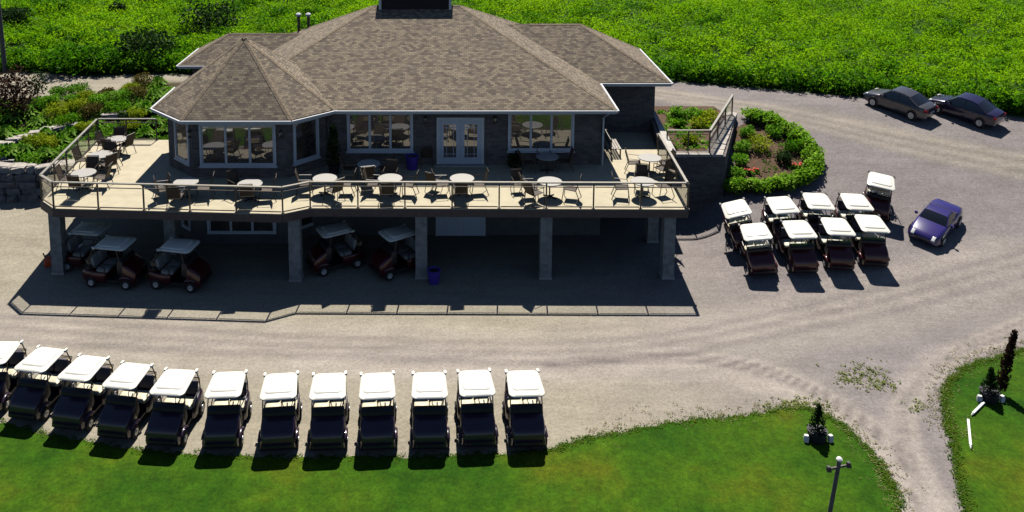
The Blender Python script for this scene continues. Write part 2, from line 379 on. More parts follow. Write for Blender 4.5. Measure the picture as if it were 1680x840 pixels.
def make_ground():
    xs = np.concatenate([np.linspace(-900,-60,20)[:-1], np.linspace(-60,-30,31)[:-1], np.arange(-30,42,.22), np.linspace(42,80,30), np.linspace(90,900,20)])
    ys = np.concatenate([np.linspace(-300,12,14)[:-1], np.arange(12,62,.22), np.linspace(62,110,49), np.linspace(115,1500,25)])
    X, Y = np.meshgrid(xs, ys); Z = hgt(X, Y)
    nx, ny = len(xs), len(ys)
    v = np.stack([X, Y, Z], -1).reshape(-1,3)
    idx = np.arange(nx*ny).reshape(ny, nx)
    q = np.stack([idx[:-1,:-1], idx[:-1,1:], idx[1:,1:], idx[1:,:-1]], -1).reshape(-1,4)
    me = bpy.data.meshes.new('ground'); me.from_pydata(v.tolist(), [], q.tolist()); me.update()
    me.polygons.foreach_set('use_smooth', [True]*len(me.polygons))
    tan = np.array([.30,.268,.21]); grey = np.array([.215,.19,.188]); pale = np.array([.345,.305,.27]); dark = np.array([.15,.13,.13])
    wgt = ss(2, 16, X+.25*(Y-30))[...,None]
    wgt = np.maximum(wgt, (ss(46, 50, Y)*ss(0, 8, X))[...,None])
    C = tan*(1-wgt)+grey*wgt
    def track(px, wd, colr, amt, fray=.4):
        nonlocal C
        d = seg_dist(X, Y, smooth_poly(px)); d = d+fray*.25*np.sin(X*.7+Y*.4)+fray*.5*(rng.random(X.shape)-.5)
        a = (amt*(1-ss(wd*.35, wd, d)))[...,None]; C = C*(1-a)+np.array(colr)*a
    track([(-100,530),(200,556),(600,575),(1000,580),(1330,520),(1680,430)], 2.6, pale, .6)
    track([(500,590),(900,600),(1130,592),(1280,622),(1400,690),(1470,760),(1540,880)], 1.1, pale, .75)
    track([(880,612),(1130,612),(1270,645),(1370,705),(1450,790),(1500,880)], .5, pale, .7)
    track([(1160,600),(1300,622),(1410,680),(1490,760),(1540,830)], .3, dark, .35, .1)
    track([(1530,840),(1480,700),(1500,640),(1580,575),(1720,520)], .9, pale, .5)
    track([(1560,800),(1510,690),(1540,620),(1640,570),(1720,545)], .35, dark, .3, .1)
    track([(1060,150),(1200,172),(1350,200),(1500,235),(1700,275)], 2.0, [.27,.24,.19], .75)
    track([(1090,600),(1250,560),(1420,540),(1680,500)], 1.4, [.24,.215,.195], .5)
    for k_ in range(5):
        o_ = k_*9-18
        track([(-100,528+o_),(200,552+o_),(600,572+o_*.8),(1000,576+o_*.9),(1330,520+o_),(1700,428+o_)], .34, pale if k_%2 else dark, .42, .10)
        track([(900,598+o_*.5),(1130,590+o_*.5),(1285,622+o_*.6),(1405,690+o_*.7),(1480,760+o_*.8),(1550+o_,880)], .30, [.135,.115,.115] if k_%2 else pale, .8, .05)
        track([(1060,152+o_*.3),(1200,172+o_*.4),(1350,202+o_*.6),(1500,237+o_*.7),(1700,277+o_)], .36, dark if k_%2 else pale, .3, .10)
        track([(1520+o_,840),(1485+o_*.6,700),(1505+o_*.6,640),(1585,575+o_*.6),(1720,522+o_*.8)], .25, dark if k_%2 else pale, .68, .08)
    # weedy margins along the lawn edge
    rg = rng.random(X.shape)
    fe = field_edge(X); fm = ss(-.3, .5, Y-fe)[...,None]
    C = C*(1-fm)+np.array([.03,.08,.008])*fm
    gm = ((1-ss(-19.5,-18.5,X))*ss(43,44,Y)*(1-ss(50.5,51.5,Y+.05*X+1)))[...,None]
    gm = np.maximum(gm, (ss(-21.5,-20.5,X)*(1-ss(-15,-14,X))*ss(43.5,44.5,Y)*(1-ss(54.5,55.5,Y)))[...,None])
    C = C*(1-gm)+np.array([.06,.05,.025])*gm
    C = C*(1+.10*(rg[...,None]-.5))
    at = me.attributes.new('gcol','FLOAT_COLOR','POINT')
    at.data.foreach_set('color', np.concatenate([C.reshape(-1,3), np.ones((nx*ny,1))],1).astype(np.float32).ravel())
    me.materials.append(M['gravel']); o = bpy.data.objects.new('ground', me); col.objects.link(o); o['kind'] = 'structure'
make_ground()

# lawns: sheets with ragged edges
def jit(pts, step=.3, amp=.09):
    out = []
    for (a, b) in zip(pts[:-1], pts[1:]):
        n = max(1, int(math.hypot(b[0]-a[0], b[1]-a[1])/step))
        for k in range(n):
            t = k/n; out.append((a[0]+(b[0]-a[0])*t+random.uniform(-amp,amp), a[1]+(b[1]-a[1])*t+random.uniform(-amp,amp)))
    return out
def lawn(edge_px, rest, name):
    e = smooth_poly(edge_px); rag = jit(e)
    pts = rag+rest
    import bmesh
    bm = bmesh.new(); vs_ = [bm.verts.new((p[0], p[1], .03)) for p in pts]; lo = [bm.verts.new((p[0], p[1], -.05)) for p in pts]
    n = len(pts)
    from mathutils.geometry import tessellate_polygon
    for t_ in tessellate_polygon([[Vector((p[0],p[1],0)) for p in pts]]): bm.faces.new([vs_[i] for i in t_])
    for i in range(n): bm.faces.new((vs_[i], lo[i], lo[(i+1)%n], vs_[(i+1)%n]))
    bmesh.ops.recalc_face_normals(bm, faces=bm.faces[:])
    me = bpy.data.meshes.new(name); bm.to_mesh(me); bm.free(); me.materials.append(M['lawn'])
    o = bpy.data.objects.new(name, me); col.objects.link(o); o['kind'] = 'structure'; return e
LAWN_A = [(-160,640),(0,693),(120,722),(250,742),(400,752),(560,752),(720,750),(890,742),(940,728),(1010,712),(1120,694),(1220,684),(1300,671),(1345,678),(1385,702),(1432,748),(1450,778),(1462,800),(1480,842),(1500,900)]
LAWN_B = [(1800,540),(1690,572),(1640,588),(1585,605),(1553,640),(1556,690),(1566,730),(1580,800),(1592,850),(1600,900)]
eA = lawn(LAWN_A, [(12,10),(-60,10),(-60,26)], 'lawn')
eB = lawn(LAWN_B, [(30,10),(70,10),(70,30)], 'lawn_verge')
def tufts(name, edges, n, spread, size, matn, label, inward=0.0):
    pts = []
    for e in edges:
        for k in range(n):
            i = random.randrange(len(e)-1); t = random.random()
            x = e[i][0]*(1-t)+e[i+1][0]*t+random.gauss(0,spread); y = e[i][1]*(1-t)+e[i+1][1]*t+random.gauss(0,spread)+inward
            pts.append((x, y, h1(x,y)+.03))
    o = leaves(name, matn, pts, np.full((len(pts),3), (.11,.11,.03)), 7, size, flat=.85)
    tag(o, label, 'grass', kind='stuff')
tufts('grass_edge', [eA, eB], 1700, .08, .034, 'grass_blade', 'ragged grass along the edge of the lawn')
tufts('dry_weeds', [eA[len(eA)//2-8:], eB[:len(eB)//2+12]], 420, .30, .028, 'dry_grass', 'sparse dry weeds where gravel meets the lawn', .25)
pts = []
for (cx_, cy_, n, sx, sy) in ((1420,612,70,24,9),(1393,620,30,12,5),(1440,632,40,16,5),(1506,668,18,7,8),(1310,665,70,25,5)):
    for _ in range(n):
        g = G(cx_+random.gauss(0,sx), cy_+random.gauss(0,sy)); pts.append((g.x,g.y,g.z+.03))
tag(leaves('gravel_weeds','dry_weed',pts,np.full((len(pts),3),(.12,.12,.03)),6,.04,flat=.85), 'low weeds sprouting in the gravel between the wheel tracks','weeds',kind='stuff')

# ------------------------------------------------------------------ field behind
def make_field():
    N = 12000
    Y = 48+rng.random(N*3)**.85*50; X = (rng.random(N*3)*2-1)*(.66*Y+10)+4
    fe = field_edge(X); ok = (Y > fe+.3); X, Y, fe = X[ok][:N], Y[ok][:N], fe[ok][:N]
    big = .5+.5*np.sin(X*.33+1.3*np.sin(Y*.21))*np.cos(Y*.31+.9*np.sin(X*.17))
    dens = rng.random(len(X)) < .55+.5*big
    X, Y, fe, big = X[dens], Y[dens], fe[dens], big[dens]
    z = hgt(X, Y); fine = .5+.5*np.sin(X*1.3+2*np.sin(Y*.8))*np.sin(Y*1.1+1.5*np.sin(X*.7)); hh = .3+.35*rng.random(len(X))+.55*fine*(.5+big)
    cen = np.stack([X, Y, z+hh*.4], 1); rad = np.stack([.55+.35*rng.random(len(X)), .5+.3*rng.random(len(X)), hh], 1)
    tone = np.clip(.18+.58*big+.25*fine+rng.normal(0,.15,len(X)),0,1)
    tag(leaves('field_weeds','leaf_field',cen,rad,58,.105,tone=tone,hemi=True,flat=.5), 'lush bright green weeds covering the field behind the clubhouse','weeds',kind='stuff')
    m = 330; X = np.concatenate([rng.uniform(-52,-8,230), rng.uniform(-8,52,100)]); Y = field_edge(X)+rng.uniform(.8,30,m)**1.0; z = hgt(X,Y); rr = rng.uniform(.6,1.3,m)
    cen = np.stack([X,Y,z+rr*.3],1); rad = np.stack([rr,rr*.9,rr*.8],1)
    tag(leaves('field_thicket','leaf_edge',cen,rad,210,.13,flat=.4,hemi=True,tone=rng.random(m)*.9), 'darker leafy mounds of tall growth among the field weeds','weeds',kind='stuff')
    n = 1500; X = rng.uniform(-48, 44, n); Y = field_edge(X)+rng.uniform(.2,2.2,n); z = hgt(X,Y)
    cen = np.stack([X,Y,z+.55],1); rad = np.stack([np.full(n,.42),np.full(n,.4),.35+1.0*rng.random(n)**2],1)
    tag(leaves('tall_weeds','leaf_edge',cen,rad,44,.13,flat=.4), 'tall dark weeds fringing the field along the gravel drive','weeds',kind='stuff')
make_field()

# ------------------------------------------------------------------ clubhouse
FL = 3.2; EZ = 6.15; WY = 39.86
club = thing('clubhouse', 'grey-brown clubhouse with shingled hip roofs, octagonal bay and raised deck in front', 'building', (0,0,0))
def house(mb, name, matn, parent=None, smooth=False): return mb.build(name, matn, parent or club, smooth)
# plan polygons of walls
TUR = [(-11.95,38.2),(-7.5,38.2),(-5.9,39.8),(-5.9,44.6),(-13.6,44.6),(-13.6,39.85)]
b = MB(); b.poly([(-10.9,WY),(7.4,WY),(7.4,53.4),(-10.9,53.4)], FL-.05, EZ-.03); mainwall = house(b, 'wall', 'facade_brick')
b = MB(); b.poly(TUR, FL-.04, EZ-.02); house(b, 'bay_wall', 'facade_brick')
b = MB(); b.poly([(7.42,44.7),(11.15,44.7),(11.15,51.1),(7.42,51.1)], .2, EZ-.035); house(b, 'side_wing_wall', 'facade_brick')
b = MB(); b.poly([(-14.9,48.3),(-10.92,48.3),(-10.92,51.3),(-14.9,51.3)], 1.2, EZ-.04); house(b, 'rear_wing_wall', 'facade_brick')
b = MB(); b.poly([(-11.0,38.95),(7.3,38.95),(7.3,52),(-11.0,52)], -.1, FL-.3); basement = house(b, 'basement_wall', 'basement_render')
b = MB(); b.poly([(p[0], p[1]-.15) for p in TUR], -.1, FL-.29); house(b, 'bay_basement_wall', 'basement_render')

def roof_part(name, faces, eaves, matn='shingles', caps=()):
    """faces: list of point lists; eaves: list of eave segments"""
    b = MB()
    for f in faces: b.add(f, [tuple(range(len(f)))])
    r = house(b, name, matn)
    me = r.data
    g = MB(); q = MB()
    for (a, c) in eaves:
        a, c = Vector(a), Vector(c); d = (c-a).normalized(); out = Vector((d.y, -d.x, 0))
        g.obox(a-d*.0+out*.0-Vector((0,0,.20)), d, (0,0,1), out, (c-a).length, .15, .0, .04)
        g.obox(a-d*.05-Vector((0,0,.11)), d, (0,0,1), out, (c-a).length+.1, .085, .04, .12)
    gu = g.build('gutter', 'gutter', r)
    for (a, c) in caps:
        q = MB(); a_, c_ = Vector(a), Vector(c); d = (c_-a_).normalized()
        for f in faces:
            F = [Vector(p) for p in f]
            cen_ = sum(F, Vector())/len(F); nn = (F[1]-F[0]).cross(F[2]-F[0]).normalized()
            if nn.z < 0: nn = -nn
            if abs((a_-F[0]).dot(nn)) > .02 or abs((c_-F[0]).dot(nn)) > .02: continue
            t_ = nn.cross(d).normalized()
            if (cen_-a_).dot(t_) < 0: t_ = -t_
            L_ = (c_-a_).length; q.obox(a_, d, t_, nn, L_, .12, .0, .014)
        if q.v: q.build('ridge_cap', 'ridge_shingle', r)
    return r
def soffit(name, pts, z, parent):
    b = MB(); b.poly(pts, z-.21, z-.19); b.build(name, 'soffit', parent)
# main hip roof
PT = .5
xl, xr, yf, yb = -11.5, 8.0, 39.26, 54.0; hd = (yb-yf)/2; rz = EZ+PT*hd
A, B, C_, D_ = (xl,yf,EZ),(xr,yf,EZ),(xr,yb,EZ),(xl,yb,EZ); r1, r2 = (xl+hd,yf+hd,rz),(xr-hd,yf+hd,rz)
mroof = roof_part('roof', [[A,B,r2,r1],[B,C_,r2],[C_,D_,r1,r2],[D_,A,r1]], [(A,B),(B,C_),(C_,D_),(D_,A)], caps=[(A,r1),(B,r2),(C_,r2),(D_,r1),(r1,r2)])
soffit('soffit', [(xl,yf),(xr,yf),(xr,yb),(xl,yb)], EZ, mroof)
# bay roof (octagonal)
oc = [(-12.25,37.71),(-7.2,37.71),(-5.39,39.3),(-5.39,43.2),(-7.2,45.0),(-12.25,45.0),(-14.2,43.2),(-14.2,39.6)]
ap = (-10.15,41.5,9.15); ez2 = EZ+.003
fc = [[(oc[i][0],oc[i][1],ez2),(oc[(i+1)%8][0],oc[(i+1)%8][1],ez2),ap] for i in range(8)]
broof = roof_part('bay_roof', fc, [((oc[i][0],oc[i][1],ez2),(oc[(i+1)%8][0],oc[(i+1)%8][1],ez2)) for i in (6,7,0,1)], caps=[((oc[i][0],oc[i][1],ez2),ap) for i in range(8)])
soffit('soffit', oc, EZ-.004, broof)
# side wing roof on the right
A,B,C_,D_ = (2.0,44.0,EZ),(11.8,44.0,EZ),(11.8,51.8,EZ),(2.0,51.8,EZ); r1,r2=(3.0,47.9,8.52),(7.5,47.9,8.52)
A=(2.0,44.0,EZ); 
wr = roof_part('side_wing_roof', [[A,B,r2,r1],[B,C_,r2],[C_,D_,r1,r2]], [((8.15,44.0,EZ),B),(B,C_),(C_,(8.15,51.8,EZ))], caps=[(B,r2),(C_,r2),((4.6,47.9,8.52),r2)])
soffit('soffit', [(7.45,44.0),(11.8,44.0),(11.8,51.8),(7.45,51.8)], EZ-.006, wr)
# rear wing roof on the left
A,B,C_,D_ = (-15.5,47.65,EZ),(-8,47.65,EZ),(-8,51.95,EZ),(-15.5,51.95,EZ); r1,r2=(-13.1,49.8,7.55),(-8,49.8,7.55)
lr = roof_part('rear_wing_roof', [[A,B,r2,r1],[C_,D_,r1,r2],[D_,A,r1]], [(A,(-11.7,47.65,EZ)),((-11.7,51.95,EZ),D_),(D_,A)], caps=[(A,r1),(D_,r1),(r1,(-9.2,49.8,7.55))])
soffit('soffit', [(-15.5,47.65),(-11.0,47.65),(-11.0,51.95),(-15.5,51.95)], EZ-.008, lr)
# cupola
b = MB(); b.box(-3.82,.13,46.3,47.0,9.4,10.25); cu = house(b, 'cupola', 'cupola_siding')
b = MB(); b.add([(-3.95,46.15,10.25),(.26,46.15,10.25),(.26,47.15,10.25),(-3.95,47.15,10.25),(-3.5,46.65,10.5),(-.2,46.65,10.5)], [(0,1,5,4),(1,2,5),(2,3,4,5),(3,0,4),(3,2,1,0)]); b.build('cupola_roof','shingles',cu)
for xx in (-3.85, .02):
    b = MB(); b.box(xx,xx+.14,46.27,46.3,9.6,10.24); b.build('corner_trim','white_trim',cu)
# two roof vents on the back-left slope
for px in (490, 506):
    q = PY(px, 34, 51.5); v = MB(); v.lathe([(.09,-.9),(.09,0),(.10,.35)], q, 10); vo = v.build('roof_vent','black_plastic',mroof)
    v = MB(); v.lathe([(.16,.3),(.17,.42),(.06,.5)], q, 10); v.build('vent_cap','white_trim',vo)

def window(p, u, n, w_, h_, k, split=None, name='window', sill=True, paint='white_trim', bars=0):
    """p lower-left corner on the wall, u along wall, n outwards"""
    u, n = Vector(u), Vector(n); p = Vector(p); up = Vector((0,0,1)); t = .10
    f = MB()
    f.obox(p, u, up, n, w_, t, .0, .07).obox(p+up*(h_-t), u, up, n, w_, t, .0, .07)
    f.obox(p+up*t, u, up, n, t, h_-2*t, .0, .07).obox(p+u*(w_-t)+up*t, u, up, n, t, h_-2*t, .0, .07)
    iw = (w_-2*t); mw = .08
    for i in range(1, k): f.obox(p+u*(t+iw*i/k-mw/2)+up*t, u, up, n, mw, h_-2*t, .0, .065)
    o = f.build(name, paint, club)
    for i in range(k):
        a = p+u*(t+iw*i/k+.012)+up*(t-.005); ww = iw/k-.024
        s_ = MB(); sw = .045
        s_.obox(a, u, up, n, ww, sw, .0, .045).obox(a+up*(h_-2*t-sw+.01), u, up, n, ww, sw, .0, .045)
        s_.obox(a+up*sw, u, up, n, sw, h_-2*t-2*sw, .0, .045).obox(a+u*(ww-sw)+up*sw, u, up, n, sw, h_-2*t-2*sw, .0, .045)
        s_.build('sash', paint, o)
        g = MB(); g.obox(a+u*.03+up*.03, u, up, n, ww-.06, h_-2*t-.05, .004, .018); g.build('pane','window_pane',o)
    if sill:
        s_ = MB(); s_.obox(p-u*.05-up*.07, u, up, n, w_+.1, .07, .0, .11); s_.build('sill', paint, o)
    return o
S = (0,-1,0)
window((-4.92,WY,3.88), (1,0,0), S, 3.2, 1.98, 3)
window((2.88,WY,3.90), (1,0,0), S, 3.2, 1.96, 3)
# bay windows
q0, q1 = PY(329,272,38.2), PY(452,203,38.2)
window((q0.x,38.2,q0.z), (1,0,0), S, q1.x-q0.x, q1.z-q0.z, 3)
def wallwin(a, c, z0, z1, inset0, inset1, k=1, **kw):
    a, c = Vector((a[0],a[1],0)), Vector((c[0],c[1],0)); d = (c-a).normalized(); n = Vector((d.y,-d.x,0)); L = (c-a).length
    window(a+d*inset0+Vector((0,0,z0)), d, n, L-inset0-inset1, z1-z0, k, **kw)
wallwin(TUR[1], TUR[2], q0.z, q1.z, .30, .5)
wallwin(TUR[5], TUR[0], q0.z, q1.z, .75, .25)
# basement windows
BT = [(p[0], p[1]-.15) for p in TUR]
q0, q1 = PY(341,383,38.05), PY(453,356,38.05)
window((q0.x,38.05,q0.z), (1,0,0), S, q1.x-q0.x, .85, 3, sill=False)
wallwin(BT[1], BT[2], q0.z, q0.z+.85, .5, .45, sill=False)
wallwin(BT[5], BT[0], q0.z, q0.z+.85, 1.2, .35, sill=False)
window((-4.75,38.95,1.95), (1,0,0), S, 3.0, .72, 3, sill=False)
window((2.95,38.95,1.95), (1,0,0), S, 3.0, .72, 3, sill=False)
# basement door
b = MB(); b.box(-.55,1.7,38.88,38.95,0.0,2.2); bd = house(b,'basement_door','door_paint')
b = MB(); b.box(-.62,-.55,38.85,38.95,0,2.3).box(1.7,1.77,38.85,38.95,0,2.3).box(-.55,1.7,38.85,38.95,2.2,2.3).box(.55,.60,38.86,38.88,0,2.2); b.build('door_frame','white_trim',bd)
b = MB(); b.lathe([(.03,0),(.04,.03),(.02,.06)], (.48,38.82,1.0), 8); b.build('handle','chrome',bd)
# french doors
p0 = PY(716,270,WY); x0, x1 = -.58, 1.72; top = 5.6
f = MB(); f.box(x0,x0+.14,WY-.09,WY,FL,top).box(x1-.14,x1,WY-.09,WY,FL,top).box(x0+.14,x1-.14,WY-.09,WY,top-.14,top); fd = house(f,'french_door','white_trim')
mid = (x0+x1)/2
for a, c in ((x0+.14,mid-.004),(mid+.004,x1-.14)):
    lf = MB(); sw = .20; zb, zt = FL+.03, top-.14
    lf.box(a,a+sw,WY-.055,WY,zb,zt).box(c-sw,c,WY-.055,WY,zb,zt).box(a+sw,c-sw,WY-.055,WY,zb,zb+.35).box(a+sw,c-sw,WY-.055,WY,zt-.22,zt)
    leaf = lf.build('door_leaf','door_paint',fd)
    g = MB(); g.box(a+sw-.01,c-sw+.01,WY-.03,WY-.01,zb+.34,zt-.21); g.build('pane','window_pane',fd)
    g = MB(); xm = c-sw-.14; xn = a+sw+.14
    for xx in (xn, xm): g = MB(); g.box(xx-.012,xx+.012,WY-.042,WY-.03,zb+.35,zt-.22); g.build('muntin','door_paint',fd)
    for zz in (zb+.52, zt-.38): g = MB(); g.box(a+sw,c-sw,WY-.043,WY-.031,zz-.012,zz+.012); g.build('muntin','door_paint',fd)
for xx in (mid-.08, mid+.08):
    g = MB(); g.bar((xx,WY-.06,4.15),(xx,WY-.12,4.15),.02).bar((xx,WY-.12,4.15),(xx+(.1 if xx>mid else -.1),WY-.12,4.15),.014); g.build('handle','chrome',fd)
b = MB(); b.box(x0-.1,x1+.1,WY-.35,WY-.09,FL,FL+.06); b.build('threshold','concrete',fd)
# wall lanterns
def lantern(x, y, z, d=(0,-1)):
    p = Vector((x,y,z)); n = Vector((d[0],d[1],0))
    b = MB(); b.bar(p, p+n*.16, .03).bar(p+n*.16, p+n*.16-Vector((0,0,.05)), .06, 8, .1)
    o = house(b,'wall_lantern','black_plastic')
    b = MB(); b.bar(p+n*.16-Vector((0,0,.33)), p+n*.16-Vector((0,0,.29)), .09, 8); b.build('lantern_base','black_plastic',o)
    b = MB(); b.bar(p+n*.16-Vector((0,0,.29)), p+n*.16-Vector((0,0,.05)), .07, 8); b.build('lantern_glass','clear_screen',o)
for (px, py) in ((698,190),(812,190)):
    q = PY(px,py,WY); lantern(q.x,WY,q.z)
q = PY(461,213,38.2); lantern(q.x,38.2,q.z); q = PY(312,213,38.2); lantern(q.x,38.2,q.z)
# white downpipe and small chimney pieces
b = MB(); b.path([(7.6,39.2,EZ-.2),(7.48,39.78,EZ-.55),(7.48,39.78,FL)],.045,8); house(b,'downpipe','white_trim')
b = MB(); b.path([(-5.55,39.2,EZ-.18),(-5.80,39.72,EZ-.5),(-5.80,39.72,FL)],.045,8); house(b,'downpipe','facade_brick')

# ------------------------------------------------------------------ deck
deck = thing('deck', 'raised tan deck with glass railing wrapped round the clubhouse front', 'deck')
EDGE = [(-18.55,43.4),(-17.85,35.55),(-16.95,34.72),(-7.0,34.15),(-5.9,34.75),(10.22,34.62),(10.55,41.0)]
DP = EDGE+[(11.1,44.65),(7.42,44.65),(7.42,WY-.01),(-5.88,WY-.01),(-7.5,38.19),(-11.95,38.19),(-13.61,39.8),(-13.61,43.4)]
b = MB(); b.poly(DP, FL-.12, FL); b.build('deck_floor','deck_floor',deck)
for i in range(len(EDGE)-1):
    a, c = Vector(EDGE[i]+(0,)), Vector(EDGE[i+1]+(0,)); d = (c-a).normalized(); n = Vector((d.y,-d.x,0))
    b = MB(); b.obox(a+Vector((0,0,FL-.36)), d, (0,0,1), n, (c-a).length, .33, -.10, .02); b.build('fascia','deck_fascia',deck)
# beams under the floor
for y in (35.4, 37.4):
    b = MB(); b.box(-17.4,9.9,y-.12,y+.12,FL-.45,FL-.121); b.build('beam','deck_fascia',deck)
for x in np.arange(-16.5,10,1.6):
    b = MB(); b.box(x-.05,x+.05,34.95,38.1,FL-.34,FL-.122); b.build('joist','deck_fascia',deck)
COLS = [(-17.1,35.35),(-12.75,37.15),(-6.6,34.75),(-1.18,34.98),(4.2,34.95),(9.5,34.95),(9.65,38.4)]
colm = None
for (x, y) in COLS:
    b = MB(); b.poly([(x-.25,y-.25),(x+.25,y-.25),(x+.25,y+.25),(x-.25,y+.25)], h1(x,y)-.05, FL-.37); o = b.build('column','column_stone',deck)
    c = MB(); z0 = h1(x,y)-.04; c.box(x-.28,x+.28,y-.28,y+.28,z0,z0+.12); c.build('column_base','concrete',o)
# railing: posts, glass panels, rails
RH = 1.17
def railing(a, c, n, parent, skip_first=False, z=FL, inset=.06):
    a, c = Vector((a[0],a[1],z)), Vector((c[0],c[1],z)); d = (c-a).normalized(); nn = Vector((d.y,-d.x,0)); a = a-nn*inset; c = c-nn*inset; L = (c-a).length
    for i in range(n+1):
        if i == 0 and skip_first: continue
        q = a+d*(L*i/n); b = MB(); b.box(q.x-.03,q.x+.03,q.y-.03,q.y+.03,z,z+RH-.03); p = b.build('railing_post','rail_bronze',parent)
        b = MB(); b.box(q.x-.07,q.x+.07,q.y-.07,q.y+.07,z,z+.02); b.build('post_foot','rail_bronze',p)
    for i in range(n):
        q0, q1 = a+d*(L*i/n+.06), a+d*(L*(i+1)/n-.06)
        b = MB(); b.obox(q0+Vector((0,0,.10)), d, (0,0,1), nn, (q1-q0).length, RH-.32, -.005, .005); g = b.build('glass_panel','rail_glass',parent)
        b = MB(); b.sbar(q0+Vector((0,0,.085)), q1+Vector((0,0,.085)), .035, .04); b.build('panel_rail','rail_bronze',g)
        b = MB(); b.sbar(q0+Vector((0,0,RH-.2)), q1+Vector((0,0,RH-.2)), .03, .035); b.build('panel_rail','rail_bronze',g)
    b = MB(); b.sbar(a+Vector((0,0,RH)), c+Vector((0,0,RH)), .11, .05); b.build('top_rail','rail_cap',parent)
railing(EDGE[0],EDGE[1],5,deck); railing(EDGE[1],EDGE[2],1,deck,True); railing(EDGE[2],EDGE[3],5,deck,True)
railing(EDGE[3],EDGE[4],1,deck,True); railing(EDGE[4],EDGE[5],8,deck,True); railing(EDGE[5],EDGE[6],3,deck,True)
railing((-15.4,43.4),EDGE[0],2,deck)

# ------------------------------------------------------------------ retaining walls and side stair on the right
rw = thing('retaining_wall', 'dark block retaining wall with railing to the right of the deck', 'wall')
b = MB(); b.poly([(10.7,41.1),(13.9,41.1),(16.75,47.9),(16.2,48.05),(13.0,41.5),(10.7,41.5)], -.1, 3.15); b.build('wall','facade_brick',rw)
for i in range(9):
    t0, t1 = i/9+.006, (i+1)/9-.006
    a, c = Vector((13.45,41.1,0)).lerp(Vector((16.5,48.0,0)), t0), Vector((13.45,41.1,0)).lerp(Vector((16.5,48.0,0)), t1)
    b = MB(); b.sbar((a.x,a.y,3.2),(c.x,c.y,3.2),.5+.08*random.random(),.12+.05*random.random()); b.build('cap_stone','stone_pale',rw)
for i in range(5):
    b = MB(); b.sbar((10.72+i*.62,41.3,3.2),(11.31+i*.62,41.3,3.2),.5,.12+.05*random.random()); b.build('cap_stone','stone_pale',rw)
railing((11.0,41.35),(13.15,41.35),2,rw,z=3.25,inset=0); railing((13.15,41.35),(16.35,47.6),3,rw,True,z=3.25,inset=0)
bed = MB(); bed.poly([(11.25,41.5),(12.99,41.5),(16.18,48.05),(15.9,49.6),(11.25,49.6)], 2.4, 3.12); o = bed.build('planting_bed','mulch'); o['kind'] = 'structure'
pw = thing('parapet_wall', 'low parapet with pale concrete cap beside the right end of the deck', 'wall')
b = MB(); b.poly([(10.62,41.52),(10.92,41.52),(11.22,44.6),(11.22,49),(11.17,49),(10.95,44.6)], 2.0, 3.9); b.build('wall','facade_brick',pw)
b = MB(); b.poly([(10.55,39.6),(10.98,39.6),(11.5,45.9),(11.17,45.9),(11.17,44.64)], 3.91, 4.0); b.build('cap','concrete',pw)

